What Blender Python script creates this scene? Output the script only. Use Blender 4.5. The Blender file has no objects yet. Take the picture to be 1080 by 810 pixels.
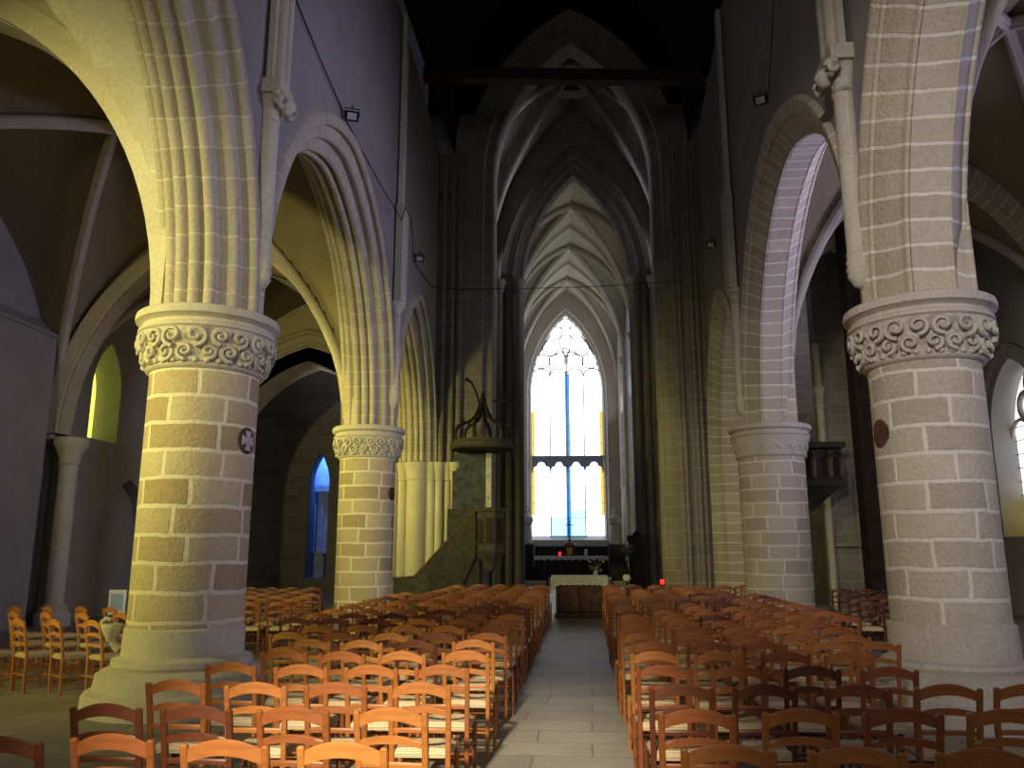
import bpy, math, random
from mathutils import Vector, Matrix, noise
random.seed(7)
PI = math.pi
D = bpy.data
C = bpy.context.scene.collection
sc = bpy.context.scene

# ------------------------------------------------------------------ mesh helpers
class MB:
    def __init__(s):
        s.v = []; s.f = []; s.uv = []
    def quad(s, pts, uvs=None):
        i = len(s.v); s.v += [tuple(p) for p in pts]; s.f.append(tuple(range(i, i+len(pts))))
        s.uv.append(uvs if uvs else [(p[0]+p[1]*.7, p[2]) for p in pts])
    def grid(s, rows, uvs, closed=False):
        i = len(s.v); n = len(rows[0])
        for r in rows: s.v += [tuple(p) for p in r]
        for a in range(len(rows)-1):
            for b in range(n-1):
                s.f.append((i+a*n+b, i+a*n+b+1, i+(a+1)*n+b+1, i+(a+1)*n+b))
                s.uv.append([uvs[a][b], uvs[a][b+1], uvs[a+1][b+1], uvs[a+1][b]])
    def ngon(s, pts): s.quad(pts)
    def box(s, x0, x1, y0, y1, z0, z1, M=None):
        P = lambda x, y, z: (M @ Vector((x, y, z))) if M else Vector((x, y, z))
        ex = dict(x=(y0, y1, z0, z1))
        def q(a, b, c, d, ua):
            s.quad([P(*a), P(*b), P(*c), P(*d)], ua)
        for x in (x0, x1): q((x,y0,z0),(x,y1,z0),(x,y1,z1),(x,y0,z1), [(y0,z0),(y1,z0),(y1,z1),(y0,z1)])
        for y in (y0, y1): q((x0,y,z0),(x1,y,z0),(x1,y,z1),(x0,y,z1), [(x0,z0),(x1,z0),(x1,z1),(x0,z1)])
        for z in (z0, z1): q((x0,y0,z),(x1,y0,z),(x1,y1,z),(x0,y1,z), [(x0,y0),(x1,y0),(x1,y1),(x0,y1)])
        return s
    def lathe(s, prof, c=(0,0,0), n=48, a0=0, a1=2*PI, uvr=.62, sx=1, sy=1, disp=None):
        rows = []; uvs = []; L = 0
        for k, (r, z) in enumerate(prof):
            if k: L += math.hypot(r-prof[k-1][0], z-prof[k-1][1])
            row = []; ur = []
            for i in range(n+1):
                a = a0+(a1-a0)*i/n
                rr = r+(disp(a, z) if disp else 0)
                row.append((c[0]+rr*math.cos(a)*sx, c[1]+rr*math.sin(a)*sy, c[2]+z)); ur.append((a*uvr, z))
            rows.append(row); uvs.append(ur)
        s.grid(rows, uvs)
        return s
    def tube(s, path, r, k=8, caps=True, flat=1.0):
        path = [Vector(p) for p in path]
        rs = r if isinstance(r, (list, tuple)) else [r]*len(path)
        rows = []; uvs = []; L = 0; up = None
        for i, p in enumerate(path):
            t = (path[min(i+1, len(path)-1)]-path[max(i-1, 0)])
            if t.length < 1e-9: t = Vector((0,0,1))
            t.normalize()
            if up is None:
                up = Vector((0,0,1)) if abs(t.z) < .9 else Vector((0,1,0))
            u = (up-t*up.dot(t)); u.normalize(); w = t.cross(u); up = u
            if i: L += (p-path[i-1]).length
            rows.append([p+(u*math.cos(2*PI*j/k)+w*math.sin(2*PI*j/k)*flat)*rs[i] for j in range(k+1)])
            uvs.append([(2*PI*j/k*rs[i], L) for j in range(k+1)])
        s.grid(rows, uvs)
        if caps:
            s.quad(rows[0][:-1]); s.quad(rows[-1][:-1])
        return s
    def build(s, name, mat, parent=None, smooth=0, **props):
        me = D.meshes.new(name)
        me.from_pydata([tuple(v) for v in s.v], [], s.f)
        ul = me.uv_layers.new(name='UVMap')
        flat = [c for f in s.uv for p in f for c in p]
        ul.data.foreach_set('uv', flat)
        if mat: me.materials.append(mat)
        me.validate()
        o = D.objects.new(name, me); C.objects.link(o)
        if parent: o.parent = parent
        if smooth:
            import bmesh
            bm = bmesh.new(); bm.from_mesh(me)
            bmesh.ops.remove_doubles(bm, verts=bm.verts, dist=1e-5)
            bmesh.ops.recalc_face_normals(bm, faces=bm.faces)
            bm.to_mesh(me); bm.free()
            me.shade_smooth(); me.set_sharp_from_angle(angle=math.radians(smooth))
        for k, v in props.items(): o[k] = v
        return o

def thing(name, label, cat, loc=(0,0,0), rz=0, group=None):
    o = D.objects.new(name, None); C.objects.link(o); o.location = loc; o.rotation_euler = (0,0,rz)
    o['label'] = label; o['category'] = cat; o['kind'] = 'thing'
    if group: o['group'] = group
    return o
def tag(o, label, cat, group=None, kind='thing'):
    o['label'] = label; o['category'] = cat; o['kind'] = kind
    if group: o['group'] = group
    return o
def struct(mb, name, mat, parent=None, smooth=0):
    o = mb.build(name, mat, parent, smooth)
    if not parent: o['kind'] = 'structure'
    return o

# ------------------------------------------------------------------ materials
def newmat(name):
    m = D.materials.new(name); m.use_nodes = True; nt = m.node_tree
    return m, nt, nt.nodes['Principled BSDF']
def rgb(c): return (c[0], c[1], c[2], 1)
def stone(name, c1, c2, mortar, bw=.5, bh=.29, ms=.018, bump=.35, swap=False, stain=(.75, .7, .62), rough=.9, nscale=1.0, off=.5):
    m, nt, bs = newmat(name); N = nt.nodes.new; K = nt.links.new
    uv = N('ShaderNodeUVMap'); uv.uv_map = 'UVMap'
    ns = N('ShaderNodeTexNoise'); ns.inputs['Scale'].default_value = 2.6; ns.inputs['Detail'].default_value = 5; ns.inputs['Roughness'].default_value = .6
    K(uv.outputs[0], ns.inputs['Vector'])
    vm = N('ShaderNodeVectorMath'); vm.operation = 'SCALE'; vm.inputs['Scale'].default_value = .075
    sb = N('ShaderNodeVectorMath'); sb.operation = 'SUBTRACT'; sb.inputs[1].default_value = (.5,.5,.5)
    K(ns.outputs['Color'], sb.inputs[0]); K(sb.outputs[0], vm.inputs[0])
    ad = N('ShaderNodeVectorMath'); ad.operation = 'ADD'; K(uv.outputs[0], ad.inputs[0]); K(vm.outputs[0], ad.inputs[1])
    br = N('ShaderNodeTexBrick'); br.offset = off; br.squash = 1.35; br.squash_frequency = 3
    br.inputs['Scale'].default_value = 1; br.inputs['Brick Width'].default_value = bw; br.inputs['Row Height'].default_value = bh
    br.inputs['Mortar Size'].default_value = ms; br.inputs['Mortar Smooth'].default_value = .35
    br.inputs['Color1'].default_value = rgb(c1); br.inputs['Color2'].default_value = rgb(c2); br.inputs['Mortar'].default_value = rgb(mortar)
    K(ad.outputs[0], br.inputs['Vector'])
    tc = N('ShaderNodeTexCoord'); n2 = N('ShaderNodeTexNoise'); n2.inputs['Scale'].default_value = 1.1*nscale; n2.inputs['Detail'].default_value = 6; n2.inputs['Roughness'].default_value = .7
    K(tc.outputs['Object'], n2.inputs['Vector'])
    rp = N('ShaderNodeMapRange'); rp.inputs[1].default_value = .42; rp.inputs[2].default_value = .72; rp.inputs[3].default_value = 0; rp.inputs[4].default_value = .55
    K(n2.outputs['Fac'], rp.inputs[0])
    mx = N('ShaderNodeMix'); mx.data_type = 'RGBA'; mx.blend_type = 'MULTIPLY'
    K(rp.outputs[0], mx.inputs['Factor']); K(br.outputs['Color'], mx.inputs['A']); mx.inputs['B'].default_value = rgb(stain)
    n3 = N('ShaderNodeTexNoise'); n3.inputs['Scale'].default_value = 28; n3.inputs['Detail'].default_value = 4; K(tc.outputs['Object'], n3.inputs['Vector'])
    m3 = N('ShaderNodeMix'); m3.data_type = 'RGBA'; m3.blend_type = 'OVERLAY'; m3.inputs['Factor'].default_value = .28
    K(mx.outputs['Result'], m3.inputs['A']); K(n3.outputs['Fac'], m3.inputs['B'])
    K(m3.outputs['Result'], bs.inputs['Base Color']); bs.inputs['Roughness'].default_value = rough
    bs.inputs['Specular IOR Level'].default_value = .2
    mm = N('ShaderNodeMath'); mm.operation = 'MULTIPLY_ADD'; mm.inputs[1].default_value = -.6; K(br.outputs['Fac'], mm.inputs[0]); K(n3.outputs['Fac'], mm.inputs[2])
    bp = N('ShaderNodeBump'); bp.inputs['Strength'].default_value = bump; bp.inputs['Distance'].default_value = .03
    K(mm.outputs[0], bp.inputs['Height']); K(bp.outputs[0], bs.inputs['Normal'])
    return m
def plain(name, c, rough=.8, noise_amt=.25, nscale=6, bump=.1, metal=0, c2=None, spec=.3):
    m, nt, bs = newmat(name); N = nt.nodes.new; K = nt.links.new
    tc = N('ShaderNodeTexCoord'); n = N('ShaderNodeTexNoise'); n.inputs['Scale'].default_value = nscale; n.inputs['Detail'].default_value = 5
    K(tc.outputs['Object'], n.inputs['Vector'])
    mx = N('ShaderNodeMix'); mx.data_type = 'RGBA'
    mx.inputs['A'].default_value = rgb(c); mx.inputs['B'].default_value = rgb(c2 or [x*(1-noise_amt*1.6) for x in c])
    rp = N('ShaderNodeMapRange'); rp.inputs[1].default_value = .35; rp.inputs[2].default_value = .7; K(n.outputs['Fac'], rp.inputs[0]); K(rp.outputs[0], mx.inputs['Factor'])
    K(mx.outputs['Result'], bs.inputs['Base Color']); bs.inputs['Roughness'].default_value = rough; bs.inputs['Metallic'].default_value = metal
    bs.inputs['Specular IOR Level'].default_value = spec
    if bump:
        bp = N('ShaderNodeBump'); bp.inputs['Strength'].default_value = bump; bp.inputs['Distance'].default_value = .02; K(n.outputs['Fac'], bp.inputs['Height']); K(bp.outputs[0], bs.inputs['Normal'])
    return m
def emit(name, c, st, vary=0):
    m = D.materials.new(name); m.use_nodes = True; nt = m.node_tree; nt.nodes.clear(); N = nt.nodes.new; K = nt.links.new
    o = N('ShaderNodeOutputMaterial'); e = N('ShaderNodeEmission'); e.inputs[0].default_value = rgb(c); e.inputs[1].default_value = st
    K(e.outputs[0], o.inputs[0])
    if vary:
        tc = N('ShaderNodeTexCoord'); n = N('ShaderNodeTexVoronoi'); n.inputs['Scale'].default_value = 3; K(tc.outputs['Object'], n.inputs['Vector'])
        mr = N('ShaderNodeMapRange'); mr.inputs[3].default_value = st*(1-vary); mr.inputs[4].default_value = st; K(n.outputs['Distance'], mr.inputs[0]); K(mr.outputs[0], e.inputs[1])
    return m
def wood_chair():
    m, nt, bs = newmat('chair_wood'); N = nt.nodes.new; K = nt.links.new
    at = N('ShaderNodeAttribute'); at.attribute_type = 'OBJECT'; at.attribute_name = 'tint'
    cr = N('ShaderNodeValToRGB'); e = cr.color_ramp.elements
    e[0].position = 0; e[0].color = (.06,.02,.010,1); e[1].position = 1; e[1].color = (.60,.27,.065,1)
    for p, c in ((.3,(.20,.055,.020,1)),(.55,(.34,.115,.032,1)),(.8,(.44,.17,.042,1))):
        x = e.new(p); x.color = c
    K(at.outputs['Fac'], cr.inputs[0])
    tc = N('ShaderNodeTexCoord'); mp = N('ShaderNodeMapping'); mp.inputs['Scale'].default_value = (5, 40, 40); K(tc.outputs['Object'], mp.inputs[0])
    n = N('ShaderNodeTexNoise'); n.inputs['Scale'].default_value = 1.2; n.inputs['Detail'].default_value = 4; K(mp.outputs[0], n.inputs['Vector'])
    mx = N('ShaderNodeMix'); mx.data_type = 'RGBA'; mx.blend_type = 'MULTIPLY'; mx.inputs['Factor'].default_value = .55
    r2 = N('ShaderNodeMapRange'); r2.inputs[1].default_value = .3; r2.inputs[2].default_value = .7; r2.inputs[3].default_value = .55; r2.inputs[4].default_value = 1.1; K(n.outputs['Fac'], r2.inputs[0])
    K(cr.outputs[0], mx.inputs['A']); K(r2.outputs[0], mx.inputs['B']); K(mx.outputs['Result'], bs.inputs['Base Color'])
    bs.inputs['Roughness'].default_value = .42; bs.inputs['Specular IOR Level'].default_value = .45
    return m
def rush():
    m, nt, bs = newmat('rush_weave'); N = nt.nodes.new; K = nt.links.new
    uv = N('ShaderNodeUVMap'); uv.uv_map = 'UVMap'
    w = N('ShaderNodeTexWave'); w.bands_direction = 'Y'; w.inputs['Scale'].default_value = 30; w.inputs['Distortion'].default_value = 1.5; w.inputs['Detail'].default_value = 2
    K(uv.outputs[0], w.inputs['Vector'])
    mx = N('ShaderNodeMix'); mx.data_type = 'RGBA'; mx.inputs['A'].default_value = (.40,.28,.14,1); mx.inputs['B'].default_value = (.78,.66,.44,1)
    K(w.outputs['Fac'], mx.inputs['Factor']); K(mx.outputs['Result'], bs.inputs['Base Color']); bs.inputs['Roughness'].default_value = .6
    bp = N('ShaderNodeBump'); bp.inputs['Strength'].default_value = .5; bp.inputs['Distance'].default_value = .01; K(w.outputs['Fac'], bp.inputs['Height']); K(bp.outputs[0], bs.inputs['Normal'])
    return m

T1 = (.50,.42,.28); T2 = (.36,.30,.205); MO = (.66,.60,.47)
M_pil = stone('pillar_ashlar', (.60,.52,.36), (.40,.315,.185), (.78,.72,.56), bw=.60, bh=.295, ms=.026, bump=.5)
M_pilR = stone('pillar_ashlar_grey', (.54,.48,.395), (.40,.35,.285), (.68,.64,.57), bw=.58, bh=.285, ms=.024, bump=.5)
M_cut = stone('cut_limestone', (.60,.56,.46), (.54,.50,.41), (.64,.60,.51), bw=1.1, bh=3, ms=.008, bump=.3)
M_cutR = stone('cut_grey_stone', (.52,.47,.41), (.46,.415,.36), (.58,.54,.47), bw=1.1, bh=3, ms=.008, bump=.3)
M_vous = stone('voussoir_stone', (.54,.49,.40), (.46,.42,.34), (.66,.61,.50), bw=9, bh=.33, ms=.014, bump=.4)
M_vousR = stone('voussoir_tan', (.55,.485,.38), (.43,.375,.295), (.72,.68,.60), bw=9, bh=.275, ms=.022, bump=.4)
M_wall = stone('plastered_wall', (.33,.31,.295), (.31,.29,.28), (.32,.30,.285), bw=2.5, bh=1.3, ms=.004, bump=.15, stain=(.7,.66,.62))
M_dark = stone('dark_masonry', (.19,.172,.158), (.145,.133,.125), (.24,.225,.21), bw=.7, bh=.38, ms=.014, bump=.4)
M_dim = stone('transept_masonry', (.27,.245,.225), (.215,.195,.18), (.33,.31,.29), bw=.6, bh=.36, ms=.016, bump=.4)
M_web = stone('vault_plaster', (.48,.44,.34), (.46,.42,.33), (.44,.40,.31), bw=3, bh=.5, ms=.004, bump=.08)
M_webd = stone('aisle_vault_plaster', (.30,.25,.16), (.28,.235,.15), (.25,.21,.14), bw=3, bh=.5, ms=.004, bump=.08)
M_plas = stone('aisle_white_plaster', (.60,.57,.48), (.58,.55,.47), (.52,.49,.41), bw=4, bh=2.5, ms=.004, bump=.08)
M_floor = stone('floor_slabs', (.36,.33,.28), (.27,.25,.22), (.17,.155,.14), bw=.95, bh=.46, ms=.008, bump=.25, rough=.55, stain=(.6,.57,.52))
M_timber = plain('dark_timber', (.045,.026,.018), .8, .4, 5)
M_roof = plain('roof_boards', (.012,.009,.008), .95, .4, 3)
M_white = plain('white_linen', (.72,.74,.78), .8, .12, 9)
M_lace = plain('lace_linen', (.74,.75,.74), .8, .3, 30)
M_brown = plain('altar_oak', (.13,.065,.03), .5, .35, 7)
M_black = plain('black_wood', (.022,.014,.012), .55, .4, 8)
M_iron = plain('black_iron', (.012,.012,.013), .5, .2, 20, metal=.4)
M_statue = plain('statue_stone', (.62,.59,.55), .8, .3, 9)
M_red = plain('red_glass', (.6,.02,.02), .2, .1, 3)
M_redp = plain('consecration_disc', (.13,.055,.045), .9, .4, 12)
M_pul = plain('pulpit_oak', (.072,.066,.058), .7, .3, 8)
M_pulb = plain('pulpit_back_panel', (.035,.04,.065), .7, .5, 5, c2=(.09,.10,.14))
M_gold = plain('gilt', (.45,.30,.08), .35, .2, 12, metal=.7)
M_paper = plain('printed_paper', (.35,.45,.75), .7, .1, 30)
M_leaf = plain('flower_leaves', (.10,.18,.05), .7, .4, 20)
M_petal = plain('cream_petals', (.75,.70,.55), .7, .2, 20)
M_pink = plain('pink_petals', (.55,.22,.16), .7, .2, 20)
M_lens = plain('lamp_lens', (.55,.6,.65), .1, .1, 3, spec=.8)
M_wood = wood_chair(); M_rush = rush()
M_lead = plain('window_lead', (.05,.055,.07), .6, .2, 20)
M_trac = plain('tracery_stone', (.46,.42,.38), .85, .2, 9)

# ------------------------------------------------------------------ frames and arches
class Fr:
    def __init__(s, ox, oy, ang):
        s.o = (ox, oy); s.d = (math.cos(ang), math.sin(ang)); s.n = (-math.sin(ang), math.cos(ang)); s.ang = ang
    def __call__(s, a, t, z): return (s.o[0]+s.d[0]*a+s.n[0]*t, s.o[1]+s.d[1]*a+s.n[1]*t, z)
class Arc:
    def __init__(s, sc_, a, z0, b, stilt=0):
        s.s, s.a, s.z0, s.b = sc_, a, z0+stilt, b-stilt; s.zf = z0
        s.R = (a*a+s.b*s.b)/(2*a); s.c = s.R-a
    def half(s, n, N=16):
        R = s.R+n; tm = math.acos(max(-1, min(1, s.c/R)))
        p = [(-s.c+R*math.cos(tm*i/N), s.z0+R*math.sin(tm*i/N)) for i in range(N+1)]
        if s.zf < s.z0-1e-6: p = [(s.a+n, s.zf)]+p
        return p
    def pts(s, n, N=16):
        h = s.half(n, N)
        return [(s.s-x, z) for x, z in h]+[(s.s+x, z) for x, z in reversed(h[:-1])]

def wall_open(mb, F, s0, s1, z0, z1, tA, tB, ops, N=14):
    """ops: (Arc, sill). wall slab with pointed openings"""
    ops = sorted(ops, key=lambda o: o[0].s)
    def face(t):
        def q(a, b): # rectangle strip
            mb.quad([F(a,t,z0),F(b,t,z0),F(b,t,z1),F(a,t,z1)], [(a,z0),(b,z0),(b,z1),(a,z1)])
        x = s0
        for A, sill in ops:
            l, r = A.s-A.a, A.s+A.a
            if l > x+1e-6: q(x, l)
            P = A.pts(0, N)
            if sill > z0: mb.quad([F(l,t,z0),F(r,t,z0),F(r,t,sill),F(l,t,sill)], [(l,z0),(r,z0),(r,sill),(l,sill)])
            for (a, za), (b, zb) in zip(P[:-1], P[1:]):
                if abs(b-a) < 1e-7: continue
                mb.quad([F(a,t,za),F(b,t,zb),F(b,t,z1),F(a,t,z1)], [(a,za),(b,zb),(b,z1),(a,z1)])
            x = r
        if s1 > x+1e-6: q(x, s1)
    face(tA); face(tB)
    for A, sill in ops:
        P = A.pts(0, N)
        l, r = A.s-A.a, A.s+A.a
        P = [(l, sill)]*(sill < A.zf-1e-6)+P+[(r, sill)]*(sill < A.zf-1e-6)
        L = 0
        for (a, za), (b, zb) in zip(P[:-1], P[1:]):
            d = math.hypot(b-a, zb-za)
            mb.quad([F(a,tA,za),F(b,tA,zb),F(b,tB,zb),F(a,tB,za)], [(tA,L),(tA,L+d),(tB,L+d),(tB,L)]); L += d
        if sill > z0: mb.quad([F(l,tA,sill),F(r,tA,sill),F(r,tB,sill),F(l,tB,sill)])
    for a in (s0, s1): mb.quad([F(a,tA,z0),F(a,tB,z0),F(a,tB,z1),F(a,tA,z1)], [(tA,z0),(tB,z0),(tB,z1),(tA,z1)])
    mb.quad([F(s0,tA,z1),F(s1,tA,z1),F(s1,tB,z1),F(s0,tB,z1)])

def sweep_arch(mb, F, A, prof, t0=0, N=22, zlow=None):
    """prof: list (t, n). arch moulding swept round the arch, optionally down the jambs to zlow"""
    cols = []
    for t, n in prof:
        P = A.pts(n, N)
        if zlow is not None: P = [(A.s-A.a-n, zlow)]+P+[(A.s+A.a+n, zlow)]
        cols.append([F(a, t0+t, z) for a, z in P])
    ref = A.pts(.2, N)
    if zlow is not None: ref = [(A.s-A.a, zlow)]+ref+[(A.s+A.a, zlow)]
    Ls = [0]
    for p, q in zip(ref[:-1], ref[1:]): Ls.append(Ls[-1]+math.hypot(q[0]-p[0], q[1]-p[1]))
    pl = [0]
    for p, q in zip(prof[:-1], prof[1:]): pl.append(pl[-1]+math.hypot(q[0]-p[0], q[1]-p[1]))
    mb.grid(cols, [[(pl[i]+.1, L) for L in Ls] for i in range(len(cols))])

def roll(tc, nc, r, a0, a1, k=6):
    return [(tc+r*math.cos(math.radians(a0+(a1-a0)*i/k)), nc+r*math.sin(math.radians(a0+(a1-a0)*i/k))) for i in range(k+1)]
def sym(h): return [(-t, n) for t, n in reversed(h)]+h
PROF_L = sym(roll(0, .02, .065, 275, 375)+[(.085,.075)]+roll(.165, .045, .062, 190, 370)+[(.235,.11),(.25,.19),(.30,.22)]
             +roll(.37, .22, .055, 185, 375)+[(.425,.26),(.43,.35),(.47,.39)]+roll(.53, .40, .052, 185, 400)+[(.575,.50),(.53,.56),(.49,.60)])
PROF_R = sym([(.03,.0),(.19,0)]+roll(.215, .03, .028, 200, 350)+[(.25,.07),(.27,.11),(.45,.30)]+roll(.475, .33, .03, 210, 360)+[(.51,.38),(.55,.41),(.56,.52),(.49,.58)])
PROF_T = sym([(.0,0),(.20,.0)]+roll(.24, .05, .045, 200, 370)+[(.29,.10),(.36,.22),(.38,.30),(.34,.34)])

# ------------------------------------------------------------------ pillars with carved capitals
def spiral(cx, cz, R0, turns, r, sgn, base_r, zc, a_c, rows=22):
    pts = []; rs = []
    for i in range(rows+1):
        u = i/rows; rad = R0*(1-.82*u); th = sgn*u*turns*2*PI-PI/2
        x = rad*math.cos(th); z = rad*math.sin(th)
        a = a_c+x/base_r; rr = base_r+.02+.03*u
        pts.append((rr*math.cos(a), rr*math.sin(a), zc+z)); rs.append(r*(1-.4*u))
    return pts, rs
def pillar(name, label, x, y, r, rc, zc, mat, cut, base, carve, group, ph=0, abw=.25, frz=.36):
    t = thing(name, label, 'pillar', (x, y, 0), 0, group)
    zt = zc; zf = zc-abw; zn = zf-frz-.05
    zb = base[-1][1]
    MB().lathe([(r, zb+(zn-zb)*i/24) for i in range(25)], n=64, a0=ph, a1=ph+2*PI, uvr=r).build('shaft', mat, t, 40)
    bp = []
    MB().lathe(base, n=64, uvr=r, a0=ph, a1=ph+2*PI).build('moulded_base', cut, t, 35)
    cap = D.objects.new('capital', None)
    MB().lathe([(r,zn-.02),(r+.04,zn-.01),(r+.055,zn+.02),(r+.04,zn+.05),(r+.01,zn+.06)], n=64).build('necking', cut, t, 50)
    rm = lambda z: r+.03+(rc-.10-r)*((z-zn)/frz)**1.5
    def disp(a, z):
        p = Vector((math.cos(a)*r*5.5, math.sin(a)*r*5.5, z*6+x))
        v = noise.noise(p)+.5*noise.noise(p*2.1)
        e = min(1, (z-zn)/.06, (zf-z)/.05)
        return carve*(.5-abs(v)*1.6)*max(0, e)
    m = MB(); m.lathe([(rm(zn+.05+frz*i/26), zn+.05+(frz)*i/26) for i in range(27)], n=220, disp=disp)
    rng = random.Random(int(x*100))
    if carve > .03:
        K = 19
        for k in range(K):
            a = 2*PI*k/K+.2
            for row, (zz, R0) in enumerate(((zn+.30*frz+.04, .09), (zn+.72*frz+.05, .105))):
                s_ = 1 if (k+row) % 2 else -1
                pts, rs = spiral(0, 0, R0*rng.uniform(.85,1.15), 1.35, .030, s_, rm(zz)+.005, zz, a+row*PI/K+rng.uniform(-.03,.03))
                m.tube(pts, rs, 6)
        K = 34
        for k in range(K):
            a = 2*PI*k/K; zz = zn+.05; rr = rm(zz)+.02
            m.lathe([(0,-.03),(.028,-.015),(.035,.01),(.02,.035),(0,.045)], c=(rr*math.cos(a), rr*math.sin(a), zz), n=8)
    else:
        K = 9
        for k in range(K*2):
            a = PI*k/K; pts = []
            for i in range(9):
                u = i/8; aa = a+u*PI/K; zz = zn+.18*frz+.28*frz+.05*math.sin(u*2*PI)*(1 if k % 2 else 1)
                rr = rm(zz)+.012; pts.append((rr*math.cos(aa), rr*math.sin(aa), zz))
            m.tube(pts, .014, 5)
    m.build('carved_frieze', cut, t, 60)
    a = MB().lathe([(rc-.12,zf-.02),(rc-.07,zf-.01),(rc-.035,zf+.02),(rc-.04,zf+.055),(rc-.08,zf+.075),(rc-.075,zf+.11),(rc-.03,zf+.14),(rc-.005,zf+.15),(rc,zf+.19),(rc-.01,zt-.015),(rc-.03,zt),(0,zt)], n=96)
    a.build('abacus', cut, t, 35)
    return t
BASE_L = [(1.0,0),(1.0,.14),(.97,.19),(.90,.22),(.88,.36),(.80,.41),(.72,.42),(.74,.45),(.735,.50),(.68,.52),(.645,.54),(.64,.80),(.62,.82)]
BASE_R = [(1.12,0),(1.12,.16),(1.08,.20),(1.0,.22),(.99,.38),(.88,.46),(.76,.47),(.78,.50),(.76,.54),(.69,.56),(.68,.88),(.64,.90)]
L1 = (-4.35, 8.7); L2 = (-4.76, 17.2); R1 = (3.64, 8.9); R2 = (3.90, 17.6)
zL = 4.22; zR = 4.2
def L_at(s): return (L1[0]+(L2[0]-L1[0])*s, L1[1]+(L2[1]-L1[1])*s)
def R_at(s): return (R1[0]+(R2[0]-R1[0])*s, R1[1]+(R2[1]-R1[1])*s)
pg = 'round stone pillars of the nave'
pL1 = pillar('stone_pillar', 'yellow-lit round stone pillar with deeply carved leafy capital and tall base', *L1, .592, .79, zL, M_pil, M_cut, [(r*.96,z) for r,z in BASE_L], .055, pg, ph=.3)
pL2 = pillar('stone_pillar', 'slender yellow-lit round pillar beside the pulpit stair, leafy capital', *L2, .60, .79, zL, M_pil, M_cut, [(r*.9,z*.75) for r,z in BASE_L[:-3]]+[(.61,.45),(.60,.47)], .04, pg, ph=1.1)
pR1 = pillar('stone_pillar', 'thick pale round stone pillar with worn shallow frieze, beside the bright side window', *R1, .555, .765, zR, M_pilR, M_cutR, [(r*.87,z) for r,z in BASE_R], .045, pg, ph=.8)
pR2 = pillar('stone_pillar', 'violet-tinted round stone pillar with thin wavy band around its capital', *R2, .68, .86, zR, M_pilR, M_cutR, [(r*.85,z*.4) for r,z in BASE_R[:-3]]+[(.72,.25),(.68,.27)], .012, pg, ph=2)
L0 = L_at(-1); R0 = R_at(-1)

def disc(name, label, x, y, r, z, ang, white):
    t = thing(name, label, 'wall medallion', (x+r*math.cos(ang), y+r*math.sin(ang), z), ang+PI/2)
    m = MB(); n = 28; R = .15
    def P(u, v, h):
        a = u/r; return ((r+h)*math.sin(a), r-(r+h)*math.cos(a)+0, v)
    rows = []; 
    for k, (rad, h) in enumerate(((0,.012),(R*.5,.012),(R*.93,.012),(R,.008),(R,-.02))):
        rows.append([P(rad*math.cos(2*PI*i/n), rad*math.sin(2*PI*i/n), h) for i in range(n+1)])
    m.grid(rows, [[(p[0], p[2]) for p in q] for q in rows]); m.build('painted_disc', M_redp, t, 40)
    m = MB()
    for k in range(4):
        a = k*PI/2
        pts = [(.0,.018),(R*.72,.06),(R*.72,-.06),(.0,-.018)]
        m.quad([P(p*math.cos(a)-q*math.sin(a), p*math.sin(a)+q*math.cos(a), .016) for p, q in pts])
    m.build('painted_cross', white, t)
disc('consecration_cross', 'dark round disc with pale cross on the leafy-capital pillar with tall base', *L1, .592, 2.8, math.radians(-9), M_statue)
disc('consecration_cross', 'dark round disc on the slender pillar beside the pulpit stair', *L2, .60, 2.8, math.radians(-12), M_redp)
disc('consecration_cross', 'plain reddish round disc on the thick pale pillar', *R1, .555, 2.82, math.radians(190), M_redp)

# ------------------------------------------------------------------ nave arcades and walls
angL = math.atan2(L2[1]-L1[1], L2[0]-L1[0]); angR = math.atan2(R2[1]-R1[1], R2[0]-R1[0])
FL = Fr(*L1, angL); FR = Fr(*R1, angR)
bL = math.hypot(L2[0]-L1[0], L2[1]-L1[1]); bR = math.hypot(R2[0]-R1[0], R2[1]-R1[1])
endL = bL+6.9; endR = bR+6.5
def arcs(b, end, z, a_in):
    A = [Arc(-b/2, b/2-a_in, z, 4.05), Arc(b/2, b/2-a_in, z, 4.05)]
    c = (b+end)/2; A.append(Arc(c, (end-b)/2-a_in-.02, z, 3.7)); A.append(Arc(-b*1.5, b/2-a_in, z, 4.05))
    return A
AL = arcs(bL, endL, zL, .50); AR = arcs(bR, endR, zR, .50)
def grow(A, n):
    B = Arc(A.s, A.a, A.zf, A.b); B.R += n; B.a += n; return B
def nave_wall(F, AA, end, nm, z0, b, top):
    mb = MB(); ops = []
    for A in AA: 
        G = grow(A, .50 if A.a > 3 else .44); ops.append((G, z0))
    # rising above the springing only
    wall_open(mb, F, -2*b, end+.3, z0, top, -.49, .49, ops, 22)
    return struct(mb, nm, M_wall)
ZTOP = 14.3
nave_wall(FL, AL, endL, 'wall_left', zL, bL, ZTOP)
nave_wall(FR, AR, endR, 'wall_right', zR, bR, ZTOP)
lab = [('moulded pointed arch spanning from the near leafy pillar out over the camera', 'moulded pointed arch between the two yellow-lit pillars', 'moulded pointed arch from slender pillar to pulpit pier'),
       ('broad banded arch springing from the thick pale pillar out over the camera', 'banded pointed arch between the thick pale pillar and the violet-tinted pillar', 'banded arch from violet-tinted pillar to crossing pier')]
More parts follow.
